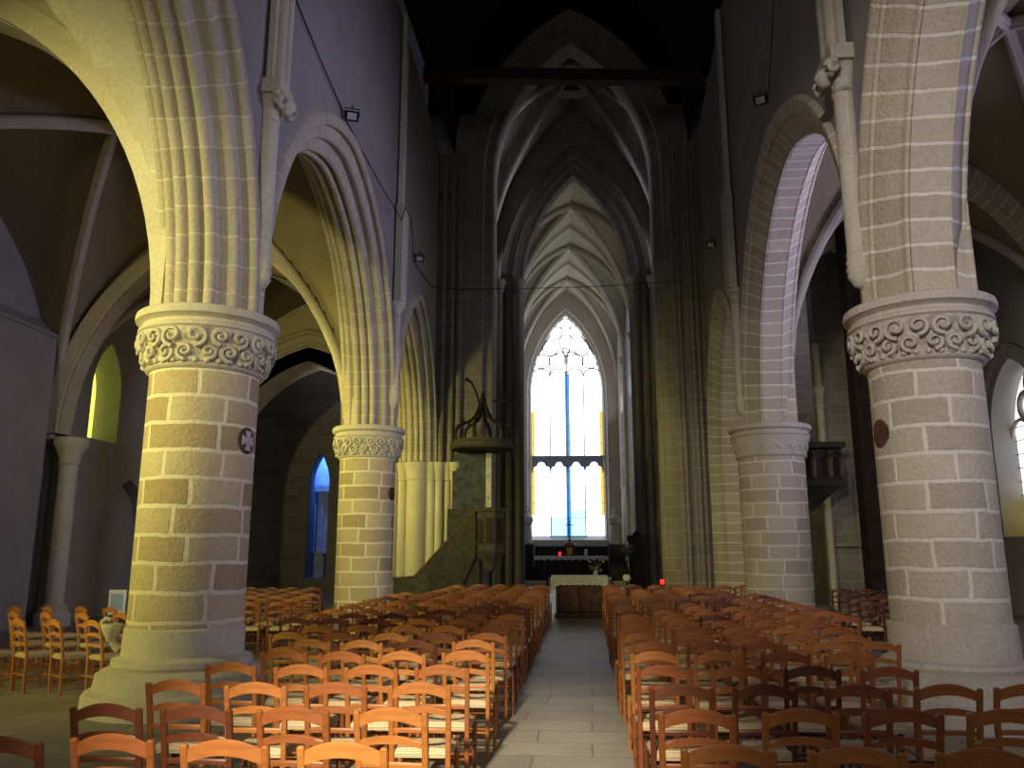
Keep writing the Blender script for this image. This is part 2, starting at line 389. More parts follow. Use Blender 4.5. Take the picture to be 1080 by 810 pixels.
for side, (F, AA, prof, mat) in enumerate(((FL, AL, PROF_L, M_vous), (FR, AR, PROF_R, M_vousR))):
    for k in range(3):
        mb = MB(); sweep_arch(mb, F, AA[k], prof if k < 2 else [(t, n*.85) for t, n in prof], N=30, zlow=0 if (side and k == 2) else None)
        tag(mb.build('arcade_arch', mat, None, 50), lab[side][k], 'arch', 'pointed arches of the nave arcades')

# wall shafts: capital, shaft, corbel
def shaft(label, x, y, sgn, zcap, zcorb, wide, ztop, two=False, zwide=None, carved=True):
    """sgn: +1 sticks out to +x"""
    t = thing('wall_shaft', label, 'wall shaft', (x, y, 0), 0, 'carved wall shafts over the pillars')
    mat = M_cut if sgn > 0 else M_cutR
    w = wide/2
    up = MB()
    prof = [(0,-w),(.08,-w),(.10,-w*.8)]+[(.12+.07*math.cos(a), -w*.42+w*.38*math.sin(a)) for a in (-1.4,-.7,0,.7,1.4)]+[(.12,0)]+[(.12+.07*math.cos(a), w*.42+w*.38*math.sin(a)) for a in (-1.4,-.7,0,.7,1.4)]+[(.10,w*.8),(.08,w),(0,w)]
    def ext(mb, P, z0, z1, k=1.0, n=8):
        rows = [[(sgn*a*k, b*k, z0+(z1-z0)*i/n) for a, b in P] for i in range(n+1)]
        mb.grid(rows, [[(b, q[0][2]) for a, b in P] for q in rows])
        mb.quad(rows[0]); mb.quad(rows[-1])
    if zwide: ext(up, [(0,-w*.55),(.10,-w*.5),(.10,w*.5),(0,w*.55)], zwide, ztop); up.build('pilaster_strip', mat, t, 40)
    else: ext(up, prof, zcap+.5, ztop); up.build('upper_shaft', mat, t, 40)
    if zwide:
        m = MB(); ext(m, [(0,-w),(.16,-w),(.19,-w*.7),(.19,w*.7),(.16,w),(0,w)], zcap+.3, zwide); m.build('broad_shaft', mat, t, 40)
    c = MB(); h = .5 if not zwide else .3
    def dd(a, z):
        return (.02*noise.noise(Vector((a*3, z*9, x)))) if carved else 0
    c.lathe([(.10,zcap-.02),(.13,zcap),(.11,zcap+.04),(.12,zcap+.1),(.17,zcap+h*.65),(.20,zcap+h*.7),(.20,zcap+h),(0,zcap+h)], n=24, disp=dd, sx=1, sy=w/.2)
    if not zwide:
        c.box(-.19, .19, -w*1.05, w*1.05, zcap+h*.62, zcap+h)
        for sy in (-1, 1):
            for px in (.16,):
                pts = []; rs = []
                for i in range(14):
                    u = i/13; th = u*2.6*PI; R = .11*(1-.75*u)
                    pts.append((sgn*(px+.03*u), sy*(w*.8)+R*math.cos(th)*sy, zcap+h*.42+R*math.sin(th))); rs.append(.045*(1-.3*u))
                c.tube(pts, rs, 7)
        for q in (-1, 1):
            pts = []; rs = []
            for i in range(14):
                u = i/13; th = u*2.6*PI; R = .095*(1-.75*u)
                pts.append((sgn*(.17+.02*u)+q*.0+sgn*R*math.cos(th)*.8, q*(w*1.0+.03*u), zcap+h*.42+R*math.sin(th))); rs.append(.038*(1-.3*u))
            c.tube(pts, rs, 7)
        c.lathe([(0,-.13),(.06,-.10),(.09,-.05),(.12,0),(.09,.08),(0,.12)], c=(sgn*.20, 0, zcap+h*.42), n=12)
    c.build('carved_capital', mat, t, 55)
    s = MB()
    s.lathe([(.115,zcorb+.3+(zcap-zcorb-.3)*i/10) for i in range(11)], n=24, uvr=.12); s.build('round_shaft', mat, t, 50)
    k = MB(); k.lathe([(0,zcorb-.10),(.07,zcorb-.06),(.10,zcorb),(.13,zcorb+.05),(.12,zcorb+.09),(.14,zcorb+.13),(.12,zcorb+.17),(.135,zcorb+.22),(.115,zcorb+.27),(.13,zcorb+.31),(.10,zcorb+.34)], n=20)
    k.build('corbel', mat, t, 50)
    return t
wxL = lambda y: L1[0]+(L2[0]-L1[0])*(y-8.7)/8.5+.49
wxR = lambda y: R1[0]+(R2[0]-R1[0])*(y-8.9)/8.7-.49
shaft('wall shaft with block capital and ringed corbel above the near leafy pillar', wxL(8.7)+.05, 8.75, 1, 6.75, 4.68, .40, ZTOP)
shaft('wall shaft with broad lower part above the slender yellow-lit pillar', wxL(17.1)+.05, 17.1, 1, 6.75, 4.75, .50, ZTOP, zwide=9.35)
shaft('double wall shaft with scrolled capital above the thick pale pillar', wxR(8.9)-.08, 8.9, -1, 6.85, 4.55, .50, ZTOP)
shaft('wall shaft with broad lower part above the violet-tinted pillar', wxR(17.6)-.05, 17.6, -1, 7.0, 4.55, .50, ZTOP, zwide=9.6)
# wall ribs left from the vault that was never built
for x0, ys, ye, lb in ((wxL(20), 17.3, 24, 'thin curved wall rib on the upper wall above the pulpit'), (wxR(20), 17.8, 24, 'thin curved wall rib on the upper wall beside the brown pier')):
    m = MB(); pts = []
    for i in range(15):
        th = i/14*PI/2.1; pts.append((x0-(.02 if x0 < 0 else -.02), ys+3.4*(1-math.cos(th)), 9.4+5.0*math.sin(th)))
    m.tube(pts, .07, 8); tag(m.build('wall_rib', M_wall, None, 50), lb, 'rib')

# ------------------------------------------------------------------ crossing: west arch wall, tower vault, choir arch
CX = -.33; YC0, YC1 = 24.0, 25.3; ZC = 13.5
FX = Fr(0, YC0, 0)
Acr = Arc(CX, 2.52, ZC, 4.75)
mb = MB(); wall_open(mb, FX, -5.2, 4.7, 0, 14.3, 0, YC1-YC0, [(Arc(CX, 2.52+.5, 0, 14.2, 13.4), 0)], 4) if False else None
def pierwall(name, x0, x1, y0, y1, z0, z1, mat):
    m = MB(); m.box(x0, x1, y0, y1, z0, z1); return struct(m, name, mat)
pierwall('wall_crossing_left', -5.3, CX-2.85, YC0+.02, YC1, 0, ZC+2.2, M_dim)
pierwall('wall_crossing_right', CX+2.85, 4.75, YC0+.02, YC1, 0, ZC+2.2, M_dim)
m = MB()
prof = [(.0,1.0),(.0,.42)]+roll(.06,.36,.06,150,300)+[(.16,.28),(.2,.14)]+roll(.28,.08,.08,160,300)+[(.42,0),(.9,0)]+roll(1.0,.06,.07,240,380)+[(1.15,.2),(1.28,.3),(1.28,1.0),(0,1.0)]
sweep_arch(m, FX, Acr, prof, N=26, zlow=0)
tag(m.build('crossing_arch', M_dim, None, 45), 'tall dark pointed arch on moulded piers where the nave meets the crossing', 'arch')
# clustered respond shafts at the end of each arcade
for sx, (rx, ry), lb, mt in ((1, (L1[0]+(L2[0]-L1[0])*endL/bL, 23.9), 'yellow-lit clustered half pier with leafy capital behind the pulpit stair', M_cut), (-1, (R1[0]+(R2[0]-R1[0])*endR/bR, 23.9), 'brown clustered half pier beyond the violet-tinted pillar', M_cutR)):
    t = thing('half_pier', lb, 'half pier', (rx, ry, 0), 0, 'half piers at the crossing')
    if sx < 0: mt = M_dim
    m = MB(); c = MB(); b = MB()
    for dx, dy, r in (((0,0,.30),(-.42,.02,.15),(.42,.02,.15),(.68,.0,.12),(-.68,.0,.12),(.92,.06,.10),(1.15,.02,.12)) if sx > 0 else ((-.12,-.12,.10),)):
        dx *= sx
        m.lathe([(r, .4+3.3*i/8) for i in range(9)], c=(dx,dy,0), n=24, uvr=r)
        c.lathe([(r,3.66),(r+.03,3.68),(r+.02,3.72),(r+.05,3.95),(r+.10,4.05),(r+.10,4.2),(0,4.2)], c=(dx,dy,0), n=24, disp=lambda a, z: .02*noise.noise(Vector((a*3,z*14,rx))))
        b.lathe([(r+.14,0),(r+.14,.2),(r+.06,.26),(r+.08,.34),(r,.42)], c=(dx,dy,0), n=20)
    if sx < 0:
        for dx, r in ((-.34,.09),(-.86,.09),(-1.36,.09)): m.lathe([(r, 13.5*i/20) for i in range(21)], c=(dx,.05,0), n=20, uvr=.3)
    m.build('shaft_cluster', mt, t, 50); c.build('leafy_capital', mt, t, 55); b.build('moulded_base', mt, t, 50)
    m = MB()
    for dx in (.70,.98,1.22): m.lathe([(.09 if sx > 0 else .06, (4.2 if sx > 0 else 0)+(10 if sx > 0 else 14.2)*i/16) for i in range(17)], c=(dx*sx,.02,0), n=16, uvr=.3)
    m.build('upper_mouldings', M_dim, t, 50)

# crossing tower vault
def groin(mb, cx, cy, hx, hy, z0, rise, R=None, n=24, dome=0, flat=1):
    rows = []; uvs = []
    A = Arc(0, 1, 0, rise)
    for i in range(n+1):
        row = []; ur = []
        for j in range(n+1):
            u = -1+2*i/n; v = -1+2*j/n; q = min(abs(u), abs(v))
            z = math.sqrt(max(0, A.R**2-(q+A.c)**2)) if True else 0
            row.append((cx+u*hx, cy+v*hy, z0+z)); ur.append((u*hx+cx, v*hy+cy) if abs(u) < abs(v) else (v*hy+cy, u*hx+cx))
        rows.append(row); uvs.append(ur)
    mb.grid(rows, uvs)
def groin2(mb, P, hx, hy, z0, rise, mat=None, n=24):
    """P(u,v)->(x,y); rise in metres; pointed section from the longer span"""
    a = (hx+hy)/2; A = Arc(0, a, z0, rise); rows = []; uvs = []
    for i in range(n+1):
        row = []; ur = []
        for j in range(n+1):
            u = -1+2*i/n; v = -1+2*j/n; q = min(abs(u), abs(v))*a
            z = z0+math.sqrt(max(0, A.R**2-(q+A.c)**2)); x, y = P(u, v)
            row.append((x, y, z)); ur.append((x, y) if abs(u) < abs(v) else (y, x))
        rows.append(row); uvs.append(ur)
    mb.grid(rows, uvs)
    return A
def diag_rib(P, hx, hy, z0, rise, r=.09, drop=.10, n=48):
    a = (hx+hy)/2; A = Arc(0, a, z0, rise); out = []
    for s in (1, -1):
        pts = []
        for i in range(n+1):
            u = -1+2*i/n; q = abs(u)*a; x, y = P(u, u*s)
            pts.append((x, y, z0+math.sqrt(max(0, A.R**2-(q+A.c)**2))-drop))
        out.append(pts)
    return out
def rib_profile_tube(mb, pts, r): mb.tube(pts, r, 8); mb.tube([(p[0], p[1], p[2]-r*.9) for p in pts], r*.5, 8)
Pc = lambda u, v: (CX+u*3.5, 27.75+v*2.45)
m = MB(); groin2(m, Pc, 3.5, 2.45, 12.2, 7.3, n=48); cc = struct(m, 'ceiling_crossing', M_dim, None, 30)
for k, pts in enumerate(diag_rib(Pc, 3.5, 2.45, 12.2, 7.3, .13)):
    m = MB(); rib_profile_tube(m, pts, .13); m.build('vault_rib', M_dim, cc, 50)
t = thing('bell_ring', 'round stone ring with dark reddish hatch at the crossing vault centre', 'vault ring', (CX+.1, 27.6, 19.0))
ring = MB(); ring.tube([(1.0*math.cos(a*PI/24), 1.0*math.sin(a*PI/24), 0) for a in range(49)], .14, 10, caps=False); ring.tube([(.84*math.cos(a*PI/24), .84*math.sin(a*PI/24), .03) for a in range(49)], .09, 8, caps=False); ring.build('stone_ring', M_dim, t, 60)
MB().lathe([(0,.12),(.86,.12)], n=40).build('timber_hatch', M_timber, t)
# crossing side walls with transept openings
for nm, x0, x1 in (('wall_tower_left', CX-3.9, CX-3.5), ('wall_tower_right', CX+3.5, CX+3.9)):
    F = Fr(x0, 25.3, PI/2); mb = MB(); wall_open(mb, F, 0, 4.9, 0, 20, 0, x0-x1, [(Arc(2.45, 2.0, 10.5, 4.5), 0)]); struct(mb, nm, M_dim)
# choir arch
YA = 30.3; FA = Fr(0, YA, 0); Ach = Arc(CX, 2.10, 12.0, 4.7)
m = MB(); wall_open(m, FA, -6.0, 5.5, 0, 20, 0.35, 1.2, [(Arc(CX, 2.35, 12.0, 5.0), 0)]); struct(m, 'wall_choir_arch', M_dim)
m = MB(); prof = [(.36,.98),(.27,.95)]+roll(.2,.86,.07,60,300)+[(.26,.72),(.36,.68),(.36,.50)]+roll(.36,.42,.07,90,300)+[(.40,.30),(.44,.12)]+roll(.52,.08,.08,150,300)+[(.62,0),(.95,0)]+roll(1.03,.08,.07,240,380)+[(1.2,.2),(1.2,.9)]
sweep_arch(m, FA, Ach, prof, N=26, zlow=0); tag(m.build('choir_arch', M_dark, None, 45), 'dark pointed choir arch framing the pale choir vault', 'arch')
for sx, lb in ((-1, 'dark capital band at the springing of the choir arch, pulpit side'), (1, 'dark capital band at the springing of the choir arch, opposite the pulpit')):
    m = MB(); x = CX+sx*2.6
    for dx, dy, r in ((-.42,.02,.17),(-.05,.28,.2),(.35,.05,.17)): m.lathe([(r,-.35),(r+.03,-.3),(r+.06,-.1),(r+.14,0),(r+.14,.12),(0,.12)], c=(x+dx*-sx, YA+dy+.1, 12.0), n=16)
    for dx, dy, r in ((-.42,.02,.13),(-.05,.22,.16),(.35,.05,.13)): m.lathe([(r, 0),(r, 11.7)], c=(x+dx*-sx, YA+dy+.1, 0), n=16)
    tag(m.build('arch_respond', M_dark, None, 50), lb, 'arch respond')

# ------------------------------------------------------------------ choir
CH0 = (-.40, 31.4); CH1 = (-1.07, 46.3)
angC = math.atan2(CH1[1]-CH0[1], CH1[0]-CH0[0]); FC = Fr(*CH0, angC); LC = math.hypot(CH1[0]-CH0[0], CH1[1]-CH0[1])
HW = 2.9; ZS = 11.4; bay = LC/3
# FC(s, t, z): s along the choir, t positive to the pulpit side
mb = MB(); wall_open(mb, FC, -.1, LC+.9, 0, 17.5, HW, HW+.9, [(Arc(bay*(k+.5), .75, 11.0, 2.0), 6.0) for k in range(3)]); struct(mb, 'wall_choir_left', M_dim)
mb = MB(); wall_open(mb, FC, -.1, LC+.9, 0, 17.5, -HW, -HW-.9, [(Arc(bay*(k+.5), .95, 11.6, 2.4), 5.0) for k in range(3)]); struct(mb, 'wall_choir_right', M_dim)
for k in range(3):
    P = lambda u, v, k=k: FC(bay*(k+.5)+v*bay/2, -u*HW, 0)[:2]
    m = MB(); groin2(m, P, HW, HW, ZS, 5.45, n=48); cc = struct(m, 'ceiling_choir_%d' % (k+1), M_web, None, 30)
    lb = ('first', 'second', 'third')[k]
    for pts in diag_rib(P, HW, HW, ZS, 5.45, .1, drop=.12):
        m = MB(); rib_profile_tube(m, pts, .12); m.build('vault_rib', M_cut, cc, 50)
    MB().lathe([(0,-.30),(.12,-.27),(.2,-.16),(.22,0),(0,.05)], c=FC(bay*(k+.5), 0, ZS+5.45-.05), n=16).build('vault_boss', M_cut, cc, 50)
    if k:
        m = MB(); F = Fr(*FC(bay*k, 0, 0)[:2], angC-PI/2); sweep_arch(m, F, Arc(0, HW-.12, ZS, 5.25), [(-.2,.2),(-.16,.06),(-.08,0),(.08,0),(.16,.06),(.2,.2)], N=20)
        tag(m.build('choir_cross_arch', M_cut, None, 50), 'pale cross arch between the %s and %s choir vault bays' % (('first','second'),('second','third'))[k-1], 'arch')
# vaulting shafts along the choir walls
for side in (1, -1):
    for k in (1, 2):
        m = MB()
        for ds in (-.14, 0, .14): m.tube([FC(bay*k+ds, side*(HW-.05), z) for z in (0, 4, 8, ZS+.1)], .09, 10)
        m.lathe([(.2,-.2),(.22,-.1),(.3,0),(.3,.1),(0,.1)], c=FC(bay*k, side*(HW-.05), ZS), n=16)
        tag(m.build('choir_wall_shaft', M_cutR, None, 50), 'triple shaft on the choir wall %s, %s from the great window' % ('on the pulpit side' if side > 0 else 'opposite the pulpit', ('', 'second', 'first')[k]), 'wall shaft')
# east wall + great window
FE = Fr(*CH1, angC-PI/2)   # s to the right, t away (east)
AE = Arc(-.05, 2.06, 10.7, 4.75)
mb = MB(); wall_open(mb, FE, -3.9, 3.9, 0, 18, 0, 1.1, [(Arc(-.05, 2.42, 10.7, 5.05), 2.2)]); struct(mb, 'wall_east', M_cutR)
win = D.objects.new('window_1', None); C.objects.link(win); win['kind'] = 'structure'
m = MB(); sweep_arch(m, FE, AE, [(.02,.36)]+roll(.08,.30,.05,150,330)+[(.16,.26),(.24,.15)]+roll(.32,.12,.05,150,330)+[(.42,.08),(.55,.0),(.75,0),(.75,.36)], N=24, zlow=2.2); m.build('window_frame', M_trac, win, 45)
glass_white = emit('glass_daylight', (.93,.96,1.0), 3.6)
glass_cyan = emit('glass_cyan', (.42,.82,.98), 1.9)
glow_blue = emit('glow_blue', (.05,.32,.95), 1.3)  # blue glare on the centre mullion, painted as glowing strips
glass_yel = emit('glass_yellow', (.95,.62,.08), 1.2)
tq = .60
def panes(mb, poly): mb.quad([FE(a, tq, z) for a, z in poly])
g = MB(); P = AE.pts(0, 20); g.quad([FE(a, tq, z) for a, z in P if z > 10.69]+[]); g.build('tracery_glass', glass_white, win)
lights_s = [(-2.06,-1.06),(-1.0,-.10),(.0,.92),(.98,1.98)]
zsill, ztr0, ztr1 = 2.45, 6.45, 6.95
for k, (a, b) in enumerate(((-2.11,-1.03),(-1.03,-.05),(-.05,.95),(.95,2.01))):
    yl = a+(.16 if k == 0 else .17 if k == 2 else 0); yr = b-(.17 if k == 3 else .10 if k == 1 else 0)
    for z0, z1 in ((zsill, 7.0), (7.0, 10.72)):
        zz = z0
        if z0 < 3 and k in (1, 2):
            g = MB(); panes(g, [(yl,z0),(yr,z0),(yr,3.45 if k == 1 else 3.9),(yl,3.45 if k == 1 else 3.9)]); g.build('tinted_pane', glass_cyan, win, label='pale cyan pane'); zz = 3.45 if k == 1 else 3.9
        g = MB(); panes(g, [(yl,zz),(yr,zz),(yr,z1),(yl,z1)]); g.build('window_light', glass_white, win)
    if k in (0, 3):
        x0, x1 = (a, yl) if k == 0 else (yr, b)
        g = MB(); panes(g, [(x0,3.6),(x1,3.6),(x1,9.6),(x0,9.6)]); g.build('border_glass_and_glow', glass_yel, win, label='amber glass border')
        g = MB(); panes(g, [(x0,9.6),(x1,9.6),(x1,10.72),(x0,10.72)]); panes(g, [(x0,zsill),(x1,zsill),(x1,3.6),(x0,3.6)]); g.build('border_glass_and_glow', glass_white, win)
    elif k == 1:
        g = MB(); g.quad([FE(a_, tq-.03, z_) for a_, z_ in [(yr,zsill),(b,zsill),(b,11.9),(yr,11.9)]]); g.build('border_glass_and_glow', glow_blue, win, label='added blue glow strip beside the centre mullion')  # emissive strip standing in for blue light on the mullion
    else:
        g = MB(); g.quad([FE(a_, tq-.03, z_) for a_, z_ in [(a,zsill),(yl,zsill),(yl,11.9),(a,11.9)]]); g.build('border_glass_and_glow', glow_blue, win, label='added blue glow strip beside the centre mullion')
def bar(mb, pts, r=.045, k=6): mb.tube([FE(a, tq-.06, z) for a, z in pts], r, k)
for s_, r in ((-1.03,.038),(-.05,.05),(.95,.038)):
    m = MB(); bar(m, [(s_,2.4),(s_,5),(s_,8),(s_,11.9)], r); m.build('mullion', M_trac, win, 50)
# transom with cusped heads
m = MB()
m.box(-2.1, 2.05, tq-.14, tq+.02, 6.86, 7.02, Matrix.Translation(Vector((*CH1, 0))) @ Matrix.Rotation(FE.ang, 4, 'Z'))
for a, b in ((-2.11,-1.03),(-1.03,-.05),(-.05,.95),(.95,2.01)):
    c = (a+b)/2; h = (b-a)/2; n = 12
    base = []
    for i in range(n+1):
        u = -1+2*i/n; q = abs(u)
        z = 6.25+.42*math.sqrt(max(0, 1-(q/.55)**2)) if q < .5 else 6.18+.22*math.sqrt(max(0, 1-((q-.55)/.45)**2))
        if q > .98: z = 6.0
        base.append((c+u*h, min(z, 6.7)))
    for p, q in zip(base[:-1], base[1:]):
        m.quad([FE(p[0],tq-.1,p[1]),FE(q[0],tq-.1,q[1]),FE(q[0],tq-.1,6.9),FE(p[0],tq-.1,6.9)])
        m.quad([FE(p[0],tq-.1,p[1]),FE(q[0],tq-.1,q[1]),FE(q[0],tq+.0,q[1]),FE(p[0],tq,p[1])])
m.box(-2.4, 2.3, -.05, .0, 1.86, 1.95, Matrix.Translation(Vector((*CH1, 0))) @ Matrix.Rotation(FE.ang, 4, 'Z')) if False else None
m.build('cusped_transom', plain('transom_stone', (.30,.33,.45), .8, .2, 9), win)  # blue light on the transom put into its stone colour
m = MB(); m.quad([FE(-2.45,tq,2.42),FE(2.35,tq,2.42),FE(2.35,-.03,2.05),FE(-2.45,-.03,2.05)]); m.quad([FE(-2.45,-.03,2.05),FE(2.35,-.03,2.05),FE(2.35,-.03,1.86),FE(-2.45,-.03,1.86)]); m.build('sloping_sill', plain('sill_stone', (.55,.56,.6), .7, .2, 9), win)
m = MB()
for z in (3.45, 4.3, 5.2, 6.1): bar(m, [(-2.08,z),(2.0,z)], .012, 4)
for z in (7.75, 8.7, 9.6, 10.6): bar(m, [(-2.08,z),(2.0,z)], .010, 4)
m.build('saddle_bars', M_lead, win)
# flowing tracery
m = MB()
def ringp(cs, cz, rx, rz, lobes=4, cusp=.18, ph=0, n=40):
    out = []
    for i in range(n+1):
        a = 2*PI*i/n; rr = 1-cusp*(.5-.5*math.cos(lobes*(a-ph)))
        out.append((cs+rx*rr*math.cos(a), cz+rz*rr*math.sin(a)))
    return out
for cs, cz, r in ((-1.45,12.65,.46),(-.52,12.7,.44),(.42,12.7,.44),(1.35,12.65,.46),(-.98,13.45,.50),(.86,13.45,.50),(-.05,13.85,.46),(-.66,14.42,.42),(.56,14.42,.42),(-.05,14.95,.36)):
    bar(m, ringp(cs, cz, r, r, 4, .12, PI/4), .034)
for a in ([(-.05,11.9),(-.05,12.9),(-.30,13.4)],[(-.05,12.9),(.2,13.4)]): bar(m, a, .055)
for sx in (-1, 1):
    o = -.05
    bar(m, [(o+sx*1.95,12.6),(o+sx*1.55,13.2),(o+sx*1.25,13.75),(o+sx*.95,14.2)], .05)
    bar(m, [(o+sx*.05,13.2),(o+sx*.5,13.2),(o+sx*.95,12.95),(o+sx*.95,11.9)], .035)
for a, b in ((-2.11,-1.03),(-1.03,-.05),(-.05,.95),(.95,2.01)):
    c = (a+b)/2; h = (b-a)/2
    bar(m, [(c+h*math.cos(t_), 11.75+.45*math.sin(t_)) for t_ in [PI*i/12 for i in range(13)]], .04)
    for q in (-1, 1): bar(m, [(c+q*h*.95,11.8),(c+q*h*.45,11.85),(c+q*h*.35,12.02)], .025)
m.build('flowing_tracery', M_trac, win, 60)
# choir side windows panes
for k in range(3):
    m = MB(); A = Arc(bay*(k+.5), .95, 11.6, 2.4); m.quad([FC(a, -HW-.75, z) for a, z in [(A.s-.95,5.0)]+A.pts(0,12)+[(A.s+.95,5.0)]])
    o = struct(m, 'window_%d' % (k+2), emit('side_glass_%d' % k, (.75,.85,1), 1.6))

# ------------------------------------------------------------------ aisles
XWL = -12.2; XWR = 10.6
# left outer wall, windows; bay boundaries
YB = [-6.0, .2, 8.7, 17.2, 24.1]
FW = Fr(XWL, 0, PI/2)   # s = y, t positive = -x (outward)
mb = MB(); opsL = [(Arc(2.2, 1.1, 5.8, 2.0), 3.6), (Arc(12.9, 1.1, 5.6, 1.9), 3.9), (Arc(19.2, .62, 5.6, 1.25), 4.3)]
wall_open(mb, FW, -6, 24.2, 0, 11, 0, .9, opsL); struct(mb, 'wall_aisle_left', M_wall)
wy = emit('aisle_yellow_glass', (1,.85,.18), .5); wg = emit('aisle_green_yellow_glass', (.80,.88,.14), 1.5)
for i, (A, sill) in enumerate(opsL):
    m = MB(); m.quad([FW(a, .7, z) for a, z in [(A.s-A.a,sill)]+A.pts(0,12)+[(A.s+A.a,sill)]]); o = struct(m, 'window_%d' % (i+5), wy if i < 2 else wg)
    b = MB()
    for q in (-.33,.33): b.box(-.03,.03,-.03,.03,sill,A.z0+1.0,Matrix.Translation(Vector(FW(A.s+q*A.a,.62,0))))
    b.build('mullion', M_lead, o)
# thick lower wall in the second bay, sloping ledge
m = MB(); m.quad([(XWL+.35,y,z) for y, z in ((9.3,0),(16.6,0),(16.6,6.35),(9.3,6.35))], [(9.3,0),(16.6,0),(16.6,6.3),(9.3,6.3)])
m.quad([(XWL+.35,9.3,6.35),(XWL+.35,16.6,6.35),(XWL,16.6,6.7),(XWL,9.3,6.7)]); m.quad([(XWL+.35,16.6,0),(XWL,16.6,0),(XWL,16.6,6.7),(XWL+.35,16.6,6.35)])
m.tube([(XWL+.37,9.3,6.33),(XWL+.37,16.6,6.33)], .05, 6)
# opening left for the window: keep ledge only below it
struct(m, 'wall_aisle_lining', M_wall)
# tomb niche in the third bay: lining wall with recess
mb = MB(); wall_open(mb, Fr(XWL+.38, 0, PI/2), 17.4, 22.6, 0, 4.25, 0, .37, [(Arc(20.0, 1.1, 1.9, 1.5), 0)])
mb.quad([(XWL+.38,17.4,4.25),(XWL+.38,22.6,4.25),(XWL,22.6,4.33),(XWL,17.4,4.33)]); struct(mb, 'wall_niche', M_wall)
# responds (engaged shafts) on left outer wall
for y, lb in ((17.2, 'yellow-lit slender half column with leafy capital on the dark aisle wall'),):
    t = thing('half_column', lb, 'half column', (XWL+.55, y, 0))
    MB().lathe([(.19,.5+3.0*i/10) for i in range(11)], n=28, uvr=.3).build('shaft', M_cut, t, 50)
    MB().lathe([(.36,0),(.36,.25),(.28,.32),(.30,.4),(.19,.5)], n=28).build('moulded_base', M_cut, t, 50)
    MB().lathe([(.19,3.5),(.23,3.52),(.20,3.58),(.25,3.78),(.32,3.9),(.36,3.95),(.36,4.1),(0,4.1)], n=60, disp=lambda a, z: .035*noise.noise(Vector((a*4,z*9,3))) if 3.58 < z < 3.93 else 0).build('leafy_capital', M_cut, t, 60)
def aisle(xa, xb, ys, z0, rise, a_name, mat, stilt=0):
    """vaults and cross arches between xa (arcade) and xb (outer wall)"""
    pass
def cross_arch(xa, xb, y, z, apex, lb, mat, stilt=0, prof=PROF_T, wall=None, zt=None, nm='cross_arch'):
    F = Fr((xa+xb)/2, y, 0); a = abs(xa-xb)/2
    A = Arc(0, a, z, apex-z, stilt); m = MB(); sweep_arch(m, F, A, prof, N=24)
    return tag(m.build(nm, mat, None, 50), lb, 'arch', 'cross arches of the aisles'), A
M_vousY = stone('aisle_voussoirs', (.52,.45,.31), (.46,.40,.28), (.60,.54,.40), bw=9, bh=.55, ms=.012, bump=.3)
cross_arch(L1[0]-.45, XWL+.35, 8.7, 4.2, 8.55, 'broad pale arch crossing the side aisle from the near leafy pillar', M_cut, prof=[(-.34,.30),(-.24,.12),(-.20,0),(.20,0),(.24,.12),(.34,.34)])
cross_arch(L2[0]-.5, XWL+.35, 17.2, 4.2, 8.8, 'yellow-lit arch crossing the aisle from the slender pillar', M_vousY)
cross_arch(R1[0]+.55, XWR-.1, 8.9, 4.2, 10.2, 'tall narrow arch crossing the far side aisle from the thick pale pillar', M_vousR, 1.0)
cross_arch(R2[0]+.55, XWR-.1, 17.6, 4.2, 10.2, 'tall arch crossing the aisle from the violet-tinted pillar', M_vousR, 1.0)
# aisle vaults
def aisle_vaults(xa0, xa1, xb, bounds, z0, rise, nm, lbl, stilt=0):
    for i in range(len(bounds)-1):
        y0, y1 = bounds[i], bounds[i+1]
        cy = (y0+y1)/2; hy = (y1-y0)/2
        def P(u, v):
            y = cy+v*hy; xa = xa0+(xa1-xa0)*(y-8.7)/8.5; c = (xa+xb)/2; return (c+u*(xb-xa)/2, y)
        hx = abs(xb-xa0)/2
        m = MB(); groin2(m, P, hx, hx, z0+stilt, rise-stilt, n=48)
        # walls under stilts
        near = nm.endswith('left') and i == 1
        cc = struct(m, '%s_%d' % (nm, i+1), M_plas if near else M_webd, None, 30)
        if near: continue
        for pts in diag_rib(P, hx, hx, z0+stilt, rise-stilt, .1, drop=.1):
            mm = MB(); rib_profile_tube(mm, pts, .11)
            mm.build('vault_rib', M_cutR, cc, 50)
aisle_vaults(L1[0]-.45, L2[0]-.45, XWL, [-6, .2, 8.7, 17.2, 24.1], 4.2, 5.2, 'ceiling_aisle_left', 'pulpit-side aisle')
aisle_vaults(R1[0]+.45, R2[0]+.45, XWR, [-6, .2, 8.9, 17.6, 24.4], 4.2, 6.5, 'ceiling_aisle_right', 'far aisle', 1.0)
# spandrel walls above cross arches so that bays are closed like the photo
for x0, x1, y, zt in ((L1[0]-.45, XWL, 8.7, 9.6), (L2[0]-.45, XWL, 17.2, 9.6)):
    F = Fr((x0+x1)/2, y, 0); a = abs(x0-x1)/2
    mb = MB(); A = Arc(0, a-.25, 4.2, 4.7 if y > 9 else 4.35); wall_open(mb, F, -a, a, 4.2, zt, -.30 if y < 9 else -.18, .18, [(grow(A, .12), 4.2)], 20); struct(mb, 'wall_aisle_spandrel', M_webd if y > 9 else M_cut)
for x0, x1, y, zt in ((R1[0]+.45, XWR, 8.9, 11), (R2[0]+.45, XWR, 17.6, 11)):
    F = Fr((x0+x1)/2, y, 0); a = abs(x0-x1)/2
    mb = MB(); A = Arc(0, a-.25, 4.2, 6.0, 1.0); G = Arc(0, a-.13, 4.2, 6.15, 1.0); wall_open(mb, F, -a, a, 4.2, zt, -.18, .18, [(G, 4.2)], 20); struct(mb, 'wall_aisle_spandrel', M_webd)

